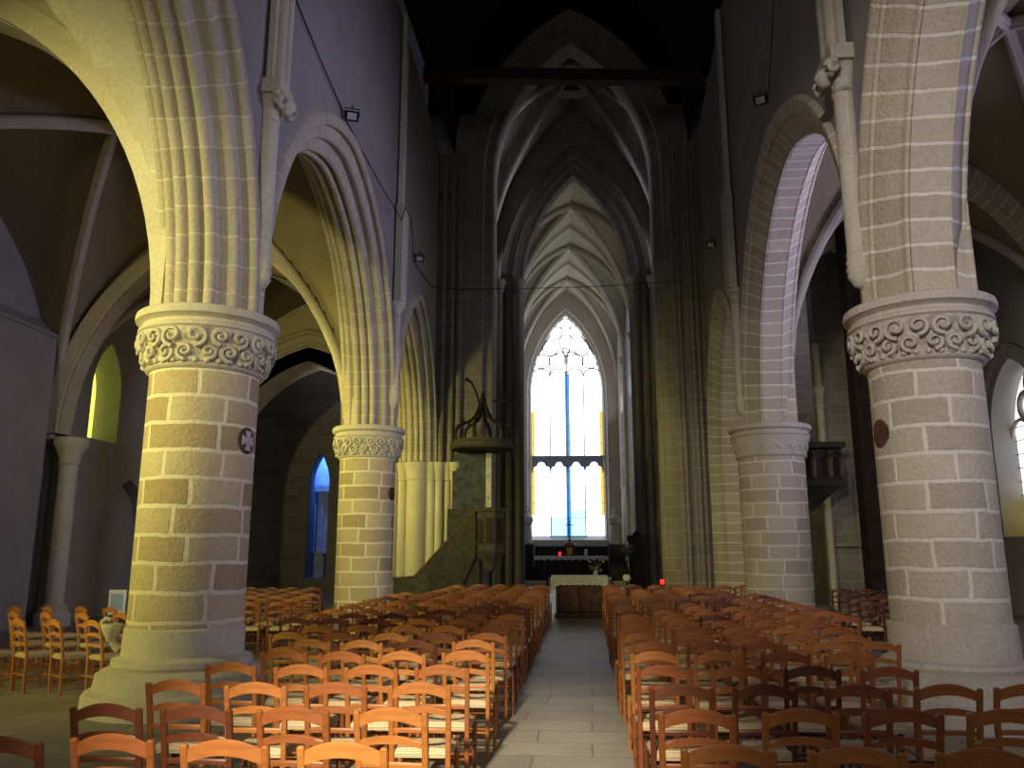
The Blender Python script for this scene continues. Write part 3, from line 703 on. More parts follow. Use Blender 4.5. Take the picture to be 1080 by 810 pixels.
# left aisle end arch to the transept
FEA = Fr(-8.75, 24.2, 0); A = Arc(0, 2.75, 3.9, 3.6)
mb = MB(); wall_open(mb, FEA, -3.6, 3.6, 0, 10, 0, 1.3, [(A, 0)]); struct(mb, 'wall_aisle_end', M_vousY)
m = MB(); sweep_arch(m, FEA, Arc(0, 2.75, 3.9, 3.6), [(.0,1.05),(-.08,1.0)]+roll(-.1,.92,.07,60,300)+[(-.02,.82),(-.02,.62)]+roll(-.06,.55,.07,60,300)+[(0,.44),(0,0)], N=20)
tag(m.build('aisle_end_arch', M_vousY, None, 45), 'dark pointed opening with moulded head at the far end of the yellow-lit aisle', 'arch')
# transept shells
def room(nm, x0, x1, y0, y1, z1, mat, ops=None):
    m = MB(); m.box(x0, x1, y1, y1+.3, 0, z1); 
    return struct(m, nm, mat)
FT = Fr(0, 31.4, 0)
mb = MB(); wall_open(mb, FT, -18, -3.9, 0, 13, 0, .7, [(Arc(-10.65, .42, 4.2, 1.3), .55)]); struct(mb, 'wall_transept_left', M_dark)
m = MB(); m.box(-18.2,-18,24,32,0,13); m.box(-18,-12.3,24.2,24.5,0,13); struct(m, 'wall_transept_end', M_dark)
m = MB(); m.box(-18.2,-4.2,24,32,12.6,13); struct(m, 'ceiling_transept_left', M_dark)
M_blue = plain('niche_plaster', (.35,.40,.5), .8, .2, 5)
m = MB(); m.box(-11.6,-9.6,33.0,33.1,0,6.3); m.box(-11.7,-11.6,32.1,33.1,0,6.3); m.box(-9.7,-9.6,32.1,33.1,0,6.3); m.box(-11.7,-9.6,32.1,33.1,6.2,6.3); struct(m, 'wall_chapel', M_blue)
m = MB(); m.box(-11.3,-10.7,32.55,32.85,.55,1.4); m.box(-11.25,-10.75,32.6,32.8,1.4,1.5); m.box(-11.35,-10.0,32.5,32.9,1.5,1.6)
m.box(-11.1,-10.3,32.75,32.9,1.6,4.0)
for x in (-11.2,-10.9,-10.5,-10.2): m.tube([(x,32.7,1.6),(x,32.7,4.0)], .05, 8)
m.box(-11.3,-10.1,32.55,32.9,4.0,4.25)
tag(m.build('chapel_altar_screen', M_blue, None), 'blue-lit columned screen in the narrow lancet beyond the dark aisle', 'altar screen')

# right aisle outer wall with large traceried window
FWR = Fr(XWR, 0, PI/2)
AW = Arc(20.85, 1.25, 4.6, 1.75)
opsR = [(Arc(3.6, 1.3, 5.0, 2.2), 2.3), (Arc(12.9, 1.3, 5.0, 2.2), 2.3), (AW, 1.95)]
mb = MB(); wall_open(mb, FWR, -6, 25.5, 0, 12, 0, -.9, opsR); struct(mb, 'wall_aisle_right', M_wall)
gR = emit('aisle_white_glass', (.95,.97,1.0), 1.8); gY = emit('aisle_amber_glass', (.95,.75,.05), 1.0)
for i, (A, sill) in enumerate(opsR):
    w = D.objects.new('window_%d' % (i+8), None); C.objects.link(w); w['kind'] = 'structure'
    z1 = sill+1.0
    m = MB(); m.quad([FWR(a, -.6, z) for a, z in [(A.s-A.a,z1)]+A.pts(0,14)+[(A.s+A.a,z1)]]); m.build('clear_glass', gR if i == 2 else emit('dim_side_glass', (.6,.6,1), .5), w)
    m = MB(); m.quad([FWR(a, -.6, z) for a, z in ((A.s-A.a,sill),(A.s+A.a,sill),(A.s+A.a,z1),(A.s-A.a,z1))]); m.build('amber_glass', gY, w, label='amber glass panel')
    m = MB()
    def b2(pts, r): m.tube([FWR(a, -.52, z) for a, z in pts], r, 6)
    for s_ in (-A.a/3*1, A.a/3): b2([(A.s+s_,sill),(A.s+s_,A.z0)], .055)
    for k_ in range(3):
        c = A.s-A.a+A.a/3+k_*A.a*2/3; b2([(c+A.a/3*math.cos(PI*i_/10), A.z0-.1+.42*math.sin(PI*i_/10)) for i_ in range(11)], .05)
    for cs, cz, r in ((-.42,A.z0+.62,.30),(.42,A.z0+.62,.30),(0,A.z0+1.15,.30)): 
        for rr, w_ in ((r,.07),(r*1.25,.05)): b2([(A.s+cs+rr*math.cos(2*PI*i_/20), cz+rr*math.sin(2*PI*i_/20)) for i_ in range(21)], w_)
    # solid stone between the circles
    m.build('stone_tracery', M_trac, w, 50)
    m = MB()
    for z in [sill+.35*q for q in range(1, 9)]: m.tube([FWR(A.s-A.a,-.55,z),FWR(A.s+A.a,-.55,z)], .012, 4)
    m.build('saddle_bars', M_lead, w)
    m = MB(); sweep_arch(m, FWR, Arc(A.s, A.a, A.zf, A.b), [(.0,.42)]+roll(.03,.34,.06,60,240)[::-1]+[(-.02,.25),(-.12,.2)]+roll(-.2,.14,.05,30,210)[::-1]+[(-.35,.05),(-.5,0)], N=16, zlow=sill)
    m.build('window_frame', M_trac, w, 50)
# right transept wall, niche, colonette, gallery
FTR = Fr(0, 25.6, 0)
mb = MB(); wall_open(mb, FTR, 7.25, 10.6, 0, 12, 0, .6, [(Arc(8.55, .38, 3.55, .62), 1.95)]); struct(mb, 'wall_transept_right', M_dim)
m = MB(); m.box(8.0,9.1,25.95,26.2,1.8,4.4); struct(m, 'wall_niche_back', M_dim)
t = thing('wall_niche_frame', 'arched stone niche moulding over a ledge on the far aisle wall', 'niche', (8.55, 25.55, 0))
m = MB(); sweep_arch(m, Fr(0,0,0), Arc(0, .38, 3.55, .62), [(0,.14),(-.06,.10),(-.06,.02),(0,0)], N=12, zlow=1.95); m.build('niche_moulding', M_dim, t, 45)
MB().box(-1.2,1.3,-.16,.05,1.72,1.84).build('ledge', M_dim, t)
t = thing('wall_colonette', 'thin stone colonette rising above the dark wooden gallery', 'colonette', (7.22, 25.45, 0))
MB().lathe([(.11,.0),(.11,8)], n=16).build('shaft', M_cutR, t, 50)
MB().lathe([(.11,5.9),(.16,5.95),(.12,6.05),(.13,6.3),(.2,6.5),(.2,6.6),(.1,6.6)], n=16).build('capital', M_cutR, t, 50)
m = MB(); m.box(4.7,18,31.4,31.7,0,13); m.box(18,18.2,24,32,0,13); m.box(4.2,18,24,32,12.6,13); struct(m, 'wall_transept_far', M_dark)
t = thing('wooden_gallery', 'dark carved wooden gallery with small figures beyond the violet-tinted pillar', 'gallery', (6.75, 24.0, 0))
MB().box(-.75,.45,-.3,.9,3.55,4.45).build('panelled_body', M_black, t)
MB().box(-.8,.58,-.38,.95,4.5,4.66).build('cornice', M_black, t)
m = MB(); m.box(-.8,.52,-.36,.95,3.42,3.56); m.quad([(-.75,-.3,3.42),(.4,-.3,3.42),(-.2,-.1,2.85),(-.75,-.1,2.5)]); m.quad([(.4,-.3,3.42),(.4,.8,3.42),(-.2,.6,2.85),(-.2,-.1,2.85)]); m.build('bracket_base', M_black, t)
for x in (-.35, .1, .42):
    f = MB(); f.lathe([(.06,0),(.10,.12),(.08,.3),(.10,.45),(.11,.55),(.05,.64),(.03,.66)], c=(x,-.36,3.62), n=12); f.lathe([(0,-.07),(.05,-.05),(.07,0),(.05,.06),(0,.08)], c=(x,-.36,4.35), n=12); f.build('carved_figure', plain('figure_wood%d' % int(x*100), (.05,.028,.022), .5, .3, 20), t, 60)
t = tag(MB().box(6.15,6.6,18.8,19.3,0,10).build('shaded_aisle_pier', M_timber, None), 'tall pier coloured dark for shade, seen just behind the thick pale pillar', 'post')  # aisle pier in shadow, its shade put into the dark colour

# ------------------------------------------------------------------ floor, roof, ends
m = MB(); m.quad([(-18.5,-6.3,0),(18.5,-6.3,0),(18.5,48,0),(-18.5,48,0)], [(-18.5,-6.3),(18.5,-6.3),(18.5,48),(-18.5,48)]); struct(m, 'floor', M_floor)
mb = MB(); wall_open(mb, Fr(0,-6,0), -12.3, 10.7, 0, 20, 0, -.8, [(Arc(-.4, 1.6, 7.5, 3.0), 3.5)]); struct(mb, 'wall_west', M_wall)
m = MB(); A = Arc(-.4, 1.6, 7.5, 3.0); m.quad([(a,-6.6,z) for a, z in [(-2.0,3.5)]+A.pts(0,12)+[(1.2,3.5)]]); struct(m, 'window_11', emit('west_glass', (1,.93,.8), .8))
# boarded pointed roof
m = MB(); rows = []; uvs = []
A = Arc(0, 3.75, 14.3, 5.9)
for y in (-6.2, 5, 15, 26.0):
    rows.append([(-.36+s_, y, z) for s_, z in A.pts(0, 14)]); uvs.append([(z, y) for s_, z in A.pts(0, 14)])
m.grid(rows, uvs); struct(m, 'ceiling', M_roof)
m = MB(); mbA = Arc(CX, 3.45, 13.5, 5.7)
wall_open(m, Fr(0, 24.75, 0), -5.2, 4.6, 14.3, 21, 0, .2, [(Arc(CX, 3.4, 14.3, 4.7), 14.3)]); struct(m, 'wall_gable_boards', M_roof)
for y, z, x0, x1, dy, lb in ((20.2, 14.45, -4.3, 3.7, .9, 'dark reddish tie beam crossing in front of the crossing arch'), (15.4, 14.45, -4.2, 3.6, .3, 'dark tie beam nearest the camera at the top of the nave')):
    m = MB(); L = math.hypot(x1-x0, dy); M = Matrix.Translation((x0, y-dy/2, z)) @ Matrix.Rotation(math.atan2(dy, x1-x0), 4, 'Z')
    m.box(0, L, -.15, .15, -.17, .17, M); tag(m.build('tie_beam', M_timber, None), lb, 'beam', 'tie beams')

# ------------------------------------------------------------------ pulpit with stair
t = thing('pulpit', 'dark wooden pulpit with stair, back panel and scrolled canopy on the crossing pier', 'pulpit', (-2.75, 23.0, 0))
def octa(r0, z, c=(0,0), ph=PI/8): return [(c[0]+r0*math.cos(ph+k*PI/4), c[1]+r0*math.sin(ph+k*PI/4), z) for k in range(9)]
m = MB(); rows = [octa(r, z) for r, z in ((.10,1.05),(.16,1.12),(.20,1.28),(.40,1.50),(.44,1.58),(.38,1.62),(.38,2.66),(.43,2.70),(.45,2.78),(.40,2.80),(.36,2.80),(.36,1.7))]
m.grid(rows, [[(a*.3, r[0][2]) for a in range(9)] for r in rows]); body = m.build('body', M_pul, t, 25)
m = MB()
for k in range(8):
    a = PI/8+k*PI/4+PI/8; r = .38*math.cos(PI/8)+.012
    M = Matrix.Rotation(a, 4, 'Z') @ Matrix.Translation((r,0,0)); m.box(-.01,.01,-.10,.10,1.80,2.5,M)
m.build('raised_panel', M_timber, body)
MB().lathe([(.17,0),(.12,.06),(.06,.12),(.045,.2),(.04,1.0),(.09,1.06)], n=16).build('post', M_iron, t, 50)
MB().box(-1.25,-.25,.75,.88,2.78,4.45).build('back_panel', M_pulb, t)
MB().box(-.24,-.08,.70,.86,2.78,4.45).build('pale_pilaster', M_statue, t)
can = MB(); can.lathe([(0,4.52),(.80,4.50),(.90,4.46),(.94,4.52),(.92,4.62),(.86,4.66),(.84,4.74),(.3,4.80),(0,4.82)], c=(-.27,.1,0), n=40); can.build('sounding_board', M_pul, t, 35)
for k in range(6):
    a = k*PI/3+.35; pts = []; rs = []
    for r, z in ((.78,4.74),(.80,4.95),(.74,5.12),(.60,5.22),(.42,5.27),(.26,5.40),(.16,5.60),(.09,5.78),(.05,5.9)):
        pts.append((-.27+r*math.cos(a), .1+r*math.sin(a), z)); rs.append(.05 if r > .3 else .045)
    MB().tube(pts, rs, 8).tube([(-.27+.62*math.cos(a),.1+.62*math.sin(a),5.22),(-.27+.56*math.cos(a),.1+.56*math.sin(a),5.34),(-.27+.66*math.cos(a),.1+.66*math.sin(a),5.36)], .03, 6).build('scroll_rib', M_black, t, 50)
m = MB(); m.lathe([(0,5.82),(.09,5.86),(.11,5.94),(.05,6.02),(.06,6.1),(0,6.2)], c=(-.27,.1,0), n=12); m.build('finial', M_black, t, 50)
m = MB(); m.tube([(-.35,.1,5.75),(-.42,.1,6.0),(-.50,.1,6.25),(-.62,.1,6.48),(-.78,.1,6.58)], [.03,.03,.03,.035,.06], 8); m.tube([(.0,.1,5.9),(.25,.1,5.93),(.42,.1,5.9)], .03, 6); m.build('bent_bracket', M_iron, t, 50)
# stair: parapet wall, steps, hand rail
st = MB()
def par(y0, y1):
    P = [(-2.75,.0),(-2.75,.82),(-2.15,.86),(-.42,2.70),(-.42,1.45),(-1.1,.0)]
    for y in (y0, y1): st.quad([(a,y,z) for a, z in P], [(a,z) for a, z in P])
    for (a, za), (b, zb) in zip(P, P[1:]+P[:1]): st.quad([(a,y0,za),(b,y0,zb),(b,y1,zb),(a,y1,za)])
par(-.08, 0)
stair = st.build('stair_parapet', M_pul, t)
m = MB()
for k in range(9): m.box(-2.3+k*.22,-2.08+k*.22,0,.65,0,.2*(k+1))
m.build('steps', M_pul, t)
MB().tube([(-2.77,-.04,.84),(-2.15,-.04,.89),(-.42,-.04,2.74)], .04, 8).build('hand_rail', M_brown, t, 50)
MB().box(-1.25,-.4,-.02,.06,1.9,2.78).build('landing_panel', M_pul, t)
# dark doorway panel behind the stair
tag(MB().box(-6.2,-5.62,24.0,24.12,.75,1.75+.25).box(-6.15,-5.67,23.96,24.0,.8,1.95).build('notice_cupboard', M_black, None), 'dark wooden cupboard panel beside the yellow-lit half pier', 'cupboard')

# ------------------------------------------------------------------ altars, statues, choir furniture
def cloth_box(name, mat, parent, x0, x1, y0, y1, zt, drop, wav=.012, scallop=0, corner=0):
    m = MB(); per = []
    nx = 60; ny = 16
    for i in range(nx): per.append((x0+(x1-x0)*i/nx, y0, 0, -1))
    for i in range(ny): per.append((x1, y0+(y1-y0)*i/ny, 1, 0))
    for i in range(nx): per.append((x1-(x1-x0)*i/nx, y1, 0, 1))
    for i in range(ny): per.append((x0, y1-(y1-y0)*i/ny, -1, 0))
    per.append(per[0]); rows = []
    for k, f in enumerate((0, .25, .6, 1)):
        row = []
        for i, (x, y, nx_, ny_) in enumerate(per):
            w = wav*math.sin(i*.9)*f; d = drop
            if scallop: d += scallop*abs(math.sin(i*.55))
            if corner:
                dc = min(abs(x-x0), abs(x-x1)); d += corner*max(0, 1-dc/.18)
            row.append((x+nx_*(w+.015*f), y+ny_*(w+.015*f), zt-d*f))
        rows.append(row)
    m.grid(rows, [[(p[0]+p[1], p[2]) for p in r] for r in rows])
    m.quad([(x0,y0,zt),(x1,y0,zt),(x1,y1,zt),(x0,y1,zt)])
    return m.build(name, mat, parent, 60)
t = thing('front_altar', 'plain brown wooden altar block at the end of the aisle', 'altar', (-.25, 20.85, 0))
MB().box(-.58,.58,-.42,.42,.08,.93).build('body', M_brown, t); MB().box(-.62,.62,-.46,.46,0,.1).build('plinth', M_brown, t); MB().box(-.68,.68,-.5,.5,.93,.99).build('top', M_brown, t)
m = MB()
for x in (-.5,-.02): m.box(x,x+.03,-.435,-.42,.12,.9)
m.box(-.56,.56,-.435,-.42,.12,.15); m.box(-.56,.56,-.435,-.42,.87,.9); m.build('panel_moulding', M_black, t)
o = cloth_box('altar_cloth', M_lace, None, -.70, .70, -.52, .52, 0, .2, .01, .02, .20); o.location = (-.25, 20.85, 1.002); tag(o, 'white lace-edged cloth draped over the brown front altar', 'altar cloth')
def bouquet(label, x, y, z, r, vase, stemh, n=22, mats=(M_petal, M_leaf, M_pink)):
    t = thing('flower_bouquet', label, 'flowers', (x, y, z))
    MB().lathe([(.0,0),(.05,0),(.06,.05),(.04,.12),(.055,.16)], n=14).build('vase', vase, t, 50)
    rng = random.Random(int(x*77)); a = MB(); b = MB(); c = MB()
    for i in range(n):
        th = rng.uniform(0, 2*PI); rr = r*math.sqrt(rng.random()); h = stemh+rng.uniform(-.08, .12)*(1+r)
        p = (rr*math.cos(th), rr*math.sin(th), h)
        mm = (a, b, c)[i % 3]
        if mm is b:
            mm.tube([(0,0,.12),(p[0]*.6,p[1]*.6,h*.7),p], [.004,.02,.004], 5)
        else:
            b.tube([(0,0,.12),p], .004, 4)
            for q in range(5):
                an = q*2*PI/5; mm.lathe([(0,-.008),(.022,0),(0,.012)], c=(p[0]+.02*math.cos(an), p[1]+.02*math.sin(an), p[2]), n=7)
            mm.lathe([(0,-.015),(.018,0),(0,.02)], c=p, n=7)
    a.build('cream_blooms', mats[0], t); b.build('stems_and_leaves', mats[1], t); c.build('pink_blooms', mats[2], t)
    return t
bouquet('small mixed bouquet on the cloth of the front altar', .15, 20.75, 1.005, .2, M_lens, .22)
# raised choir floor + high altar
m = MB(); m.box(-3.4,2.2,38.5,41.6,0,.15); m.box(-3.1,1.9,38.9,41.6,.15,.3); tag(m.build('altar_steps', M_cutR, None), 'two low stone steps under the high altar', 'steps')
t = thing('high_altar', 'dark high altar under a scalloped white cloth below the great window', 'altar', (-.87, 40.4, .3))
MB().box(-1.6,1.6,-.35,.5,0,1.0).build('altar_block', M_black, t); MB().box(-1.75,1.75,-.45,.55,1.0,1.06).build('altar_slab', M_black, t)
m = MB()
for x in (-1.3,-.5,.3,1.1): m.box(x,x+.06,-.37,-.35,.05,.95)
m.build('panel_moulding', M_brown, t)
o = cloth_box('scalloped_altar_cloth', M_white, None, -1.78, 1.78, -.48, .58, 0, .12, .004, .09); o.location = (-.87, 40.4, 1.362); tag(o, 'scalloped white cloth over the high altar', 'altar cloth')
t = thing('tabernacle', 'small red-brown domed tabernacle standing on the high altar', 'tabernacle', (-.95, 40.6, 1.364))
MB().box(-.24,.24,-.2,.2,0,.5).build('body', M_brown, t); 
m = MB(); m.lathe([(.34,.5),(.30,.56),(.22,.62),(.12,.72),(0,.76)], n=20); m.build('domed_top', M_brown, t, 50)
MB().box(-.12,.12,-.215,-.2,.06,.42).build('gilt_door', M_gold, t)
t = thing('altar_cross', 'thin black standing cross above the tabernacle', 'cross', (-.95, 40.6, 2.12))
m = MB(); m.lathe([(.10,0),(.05,.06),(.02,.1)], n=12); m.tube([(0,0,.08),(0,0,1.0)], .022, 8); m.tube([(-.2,0,.74),(.2,0,.74)], .022, 8); m.build('cross_bars', M_iron, t)
t = thing('sanctuary_candle', 'red glass candle on the high altar beside the tabernacle', 'candle', (-1.42, 40.3, 1.364))
MB().lathe([(0,0),(.06,0),(.075,.1),(.07,.2),(0,.2)], n=16).build('red_glass_cup', emit('red_candle', (1,.03,.02), 1.0), t, 50)
t = thing('altar_candle', 'short white candle in dark holder on the high altar', 'candle', (-.15, 40.3, 1.364))
MB().lathe([(0,0),(.1,0),(.09,.04),(.05,.06)], n=16).build('holder', M_iron, t, 50); MB().lathe([(.075,.05),(.075,.32),(0,.33)], n=16).build('wax', M_white, t, 50); MB().lathe([(.05,.33),(.07,.38),(.03,.48),(0,.5)], n=10).build('dark_top', M_iron, t, 50)
# choir panelling
FEp = FE
m = MB(); Mx = Matrix.Translation(Vector((*CH1, 0))) @ Matrix.Rotation(FE.ang, 4, 'Z')
m.box(-2.75,2.75,-.5,-.02,0,1.75,Mx); m.box(-2.8,2.8,-.55,0,1.75,1.85,Mx)
for k in range(12): m.box(-2.7+k*.46,-2.35+k*.46,-.53,-.5,.2,1.6,Mx)
tag(m.build('choir_panelling', M_black, None), 'dark wooden panelling across the wall under the great window', 'panelling')
for sx, lb in ((-1, 'dark wooden stall block under the statue, pulpit side of choir'), (1, 'dark wooden stall block under the statue opposite the pulpit')):
    m = MB(); x = -.95+sx*2.42; m.box(x-.42,x+.42,43.6,45.4,0,1.88); m.box(x-.46,x+.46,43.55,45.45,1.88,1.95)
    for k in range(3): m.box(x-.36,x+.36,43.57,43.6,.2+k*.55,.65+k*.55)
    tag(m.build('choir_stall', M_black, None), lb, 'stall')
def statue(label, x, y, z, h, face):
    t = thing('saint_statue', label, 'statue', (x, y, z), face)
    s = h/1.9
    MB().box(-.3,.3,-.25,.25,0,.1).build('plinth', M_statue, t)
    m = MB()
    fold = lambda a, zz: .022*math.sin(a*9+zz*2)*(1 if zz < 1.0*s else .3)
    m.lathe([(r*s, .1+zz*s) for r, zz in ((.30,0),(.28,.1),(.25,.4),(.22,.75),(.20,.95),(.23,1.15),(.25,1.32),(.22,1.42),(.10,1.48),(.065,1.52),(.065,1.56))], n=48, disp=fold, sy=.72)
    m.build('robed_body', M_statue, t, 60)
    m = MB(); m.lathe([(r*s, .1+(1.52+zz)*s) for r, zz in ((.03,0),(.075,.04),(.095,.12),(.10,.18),(.085,.25),(.05,.29),(0,.30))], n=20, sy=1.1)
    m.tube([(0,-.10*s,.1+1.68*s),(0,-.125*s,.1+1.645*s),(0,-.10*s,.1+1.63*s)], [.008,.018,.012], 6); m.build('head', M_statue, t, 60)
    m = MB(); m.lathe([(.115*s,.1+1.60*s),(.125*s,.1+1.72*s),(.11*s,.1+1.80*s),(.06*s,.1+1.85*s),(0,.1+1.86*s)], n=20, a0=PI*.02, a1=PI*.98); m.build('veil', M_statue, t, 60)
    for q in (-1, 1):
        m = MB(); m.tube([(q*.24*s,0,.1+1.36*s),(q*.29*s,-.04*s,.1+1.15*s),(q*.22*s,-.20*s,.1+1.02*s),(q*.06*s,-.27*s,.1+1.10*s)], [.075*s,.085*s,.08*s,.05*s], 10)
        for f in range(5): m.tube([(q*(.05-.0*f)*s,-.27*s,.1+(1.08+.018*f)*s),(q*.01*s,-.29*s,.1+(1.12+.02*f)*s)], .010*s, 5)
        m.build('sleeve_and_hand', M_statue, t, 60)
statue('grey robed saint statue beside the great window, pulpit side', -3.38, 44.8, 1.955, 1.95, .15)
statue('grey robed saint statue beside the great window, farther from the pulpit', 1.42, 44.8, 1.955, 1.9, -.15)
# tall dark stand with flowers on the far side
t = thing('paschal_stand', 'tall black wooden cabinet with scalloped top at the choir entrance', 'cabinet', (1.72, 31.6-1.6, 0))
MB().box(-.3,.3,-.25,.25,0,1.95).build('body', M_black, t); MB().box(-.36,.36,-.3,.3,1.95,2.15).build('cornice', M_black, t)
m = MB(); m.lathe([(.12,2.15),(.16,2.2),(.06,2.3),(0,2.34)], n=12); m.build('finial', M_black, t, 50)
MB().box(-.22,.22,-.27,-.25,.2,1.2).build('door_panel', M_black, t)
t2 = thing('flower_stand', 'thin iron stand holding the tall pale bouquet', 'stand', (1.32, 29.2, 0))
MB().lathe([(.18,0),(.03,.05),(.02,.1),(.02,1.22),(.1,1.25),(0,1.26)], n=12).build('pedestal', M_iron, t2, 50)
bouquet('tall pale bouquet on an iron stand at the choir entrance', 1.32, 29.2, 1.262, .26, M_statue, .4, 60)
t = thing('votive_lamp', 'small red votive light low against the brown pier', 'lamp', (1.98, 23.0, 0))
MB().lathe([(.12,0),(.02,.04),(.015,.1),(.015,.66),(.12,.7),(0,.71)], n=12).build('stand', M_iron, t, 50)
MB().lathe([(0,.71),(.05,.71),(.06,.80),(.05,.84),(0,.84)], n=12).build('red_cup', emit('red_votive', (1,.04,.03), 1.6), t, 50)
t = thing('vase', 'small white rounded vase on a stand behind the front altar', 'vase', (1.0, 22.6, 0))
MB().lathe([(.14,0),(.03,.05),(.02,.1),(.02,.78),(.12,.8),(0,.81)], n=12).build('stand', M_iron, t, 50); MB().lathe([(0,.81),(.07,.81),(.11,.88),(.08,.97),(0,.98)], n=14).build('vase_body', M_white, t, 50)
for x, lb in ((-2.9, 'dark low choir bench behind the front altar, pulpit side'), (.9, 'dark low choir bench behind the front altar, farther from the pulpit')):
    m = MB(); m.box(x,x+1.2,34,34.4,.42,.47); m.box(x,x+1.2,34.4,34.45,.42,.95); m.box(x,x+.06,34,34.45,0,.6); m.box(x+1.14,x+1.2,34,34.45,0,.6); tag(m.build('choir_bench', M_black, None), lb, 'bench')
# stoup and notice
t = thing('holy_water_stoup', 'small pale carved stoup sticking out low on the near leafy pillar', 'stoup', (L1[0]-.66, L1[1]-.30, .30)); t.scale = (.55,.55,.6)
m = MB(); m.lathe([(0,.62),(.06,.62),(.09,.70),(.16,.80),(.19,.90),(.17,.92),(.14,.86),(0,.82)], n=20, disp=lambda a, z: .02*abs(math.sin(a*5))); m.build('shell_bowl', M_cut, t, 60)
m = MB(); m.tube([(.12,.08,.5),(.06,.03,.56),(0,0,.64)], [.09,.07,.05], 10); m.tube([(-.16,-.02,.86),(-.2,-.02,.95),(-.14,0,1.0),(-.05,.02,.98)], [.04,.05,.045,.04], 8); m.build('scroll_support', M_cut, t, 50)
t = thing('notice_board', 'small blue-and-white notice on a stand against the dark aisle wall', 'notice', (-8.3, 14.0, 0))
MB().box(-.16,.16,-.01,.01,.50,.93).build('sheet', M_white, t); MB().box(-.11,.11,-.016,-.01,.58,.86).build('printed_area', M_paper, t)
m = MB(); m.tube([(0,.02,0),(0,.02,.9)], .015, 6); m.box(-.15,.15,-.1,.1,0,.02); m.build('stand', M_iron, t)

# ------------------------------------------------------------------ cables and floodlights
def cable(pts, lb, r=.012, sag=.25):
    m = MB(); out = []
    for a, b in zip(pts[:-1], pts[1:]):
        a = Vector(a); b = Vector(b); n = 8
        for i in range(n): 
            u = i/n; p = a.lerp(b, u); p.z -= sag*4*u*(1-u)*(a-b).length*.05; out.append(p)
    out.append(Vector(pts[-1])); m.tube(out, r, 5); return tag(m.build('black_cable', M_iron, None), lb, 'cable')
xl = lambda y: wxL(y)+.04; xr = lambda y: wxR(y)-.04
cable([(xl(9.4),9.4,9.0),(xl(12.1),12.1,8.85)], 'black cable from above the near pillar down to the first floodlight')
cable([(xl(12.1),12.1,8.8),(wxL(16.9)+.2,16.75,8.9),(wxL(16.9)+.26,16.8,9.25),(wxL(17.1)+.28,17.35,9.2),(xl(19.3),19.3,9.0)], 'black cable between the two floodlights on the pulpit-side wall')
cable([(xl(19.3),19.3,8.9),(xl(22.5),22.6,9.3),(-3.7,23.85,9.6)], 'black cable from the small floodlight to the crossing pier')
cable([(-3.77,23.8,9.62),(3.05,23.8,9.66)], 'straight black wire stretched across the crossing arch')
cable([(xr(12.9),12.95,9.3),(xr(11.8),12.0,10.6),(xr(10.4),10.6,12.0)], 'thin black cable rising from the floodlight on the brown-lit wall', .009)
def flood(lb, x, y, z, rz, s=1.0, tiltx=.5):
    t = thing('floodlight', lb, 'floodlight', (x, y, z), rz); t.rotation_euler = (tiltx, 0, rz); t.scale = (s, s, s)
    MB().box(-.13,.13,-.04,.05,-.10,.10).build('housing', M_iron, t)
    MB().box(-.09,.09,-.052,-.04,-.065,.065).build('lens', M_lens, t)
    MB().tube([(-.14,0,0),(-.14,.02,.14),(.14,.02,.14),(.14,0,0)], .012, 6).tube([(0,.02,.14),(0,.1,.2)], .015, 6).build('bracket', M_iron, t)
    return t
flood('small square floodlight on the cable above the pointed arch nearest the pulpit wall', xl(12.1)+.14, 12.1, 8.78, .4, .85)
flood('tiny floodlight on the dark wall just above the pulpit-side narrow arch', xl(19.3)+.14, 19.3, 8.95, .4, .85)
flood('small square floodlight above the brown-lit arch across from the pulpit', xr(12.95)-.14, 12.95, 9.2, -.5, .85)
flood('tiny floodlight beside the broad wall shaft over the violet-tinted pillar', xr(20.2)-.14, 20.2, 9.4, -.4, .85)

# ------------------------------------------------------------------ chairs
W = .19; ZB = .80
def post_path(sx):   # back posts lean back and splay a little
    return [(sx*(W-.022), .075, 0), (sx*(W-.020), .06, .42), (sx*(W-.016), .03, .62), (sx*(W-.014), -.012, ZB)]
def sq_post(mb, pts, w=.016, d=.015):
    rows = []
    for i, p in enumerate(pts):
        k = .85 if i == 0 else 1
        rows.append([(p[0]+a*w*k, p[1]+b*d*k, p[2]) for a, b in ((-1,-.7),(-.7,-1),(.7,-1),(1,-.7),(1,.7),(.7,1),(-.7,1),(-1,.7),(-1,-.7))])
    top = pts[-1]; rows.append([(top[0]+a*w*.6, top[1]+b*d*.6, top[2]+.008) for a, b in ((-1,-.7),(-.7,-1),(.7,-1),(1,-.7),(1,.7),(.7,1),(-.7,1),(-1,.7),(-1,-.7))])
    mb.grid(rows, [[(j*.01, r[0][2]) for j in range(9)] for r in rows]); mb.quad(rows[-1][:-1]); mb.quad(rows[0][:-1])
def rail(mb, zc, yc, hh, arch, bow=.018, th=.016, wid=None, n=12):
    w = wid or W-.03; rows = []
    for i in range(n+1):
        u = -1+2*i/n; c = 1-u*u
        zb = zc-hh/2+arch*.85*c; zt = zc+hh/2+arch*c; y = yc-bow*c; y0 = y-th/2; y1 = y+th/2
        rows.append([(u*w, y0, zb), (u*w, y0-.001, (zb+zt)/2), (u*w, y0, zt-.004), (u*w, y0+.004, zt), (u*w, y1-.004, zt), (u*w, y1, zt-.004), (u*w, y1, zb), (u*w, y0, zb)])
    mb.grid(rows, [[(r[0][0], q[2]) for q in r] for r in rows]); mb.quad(rows[0][:-1]); mb.quad(rows[-1][:-1])
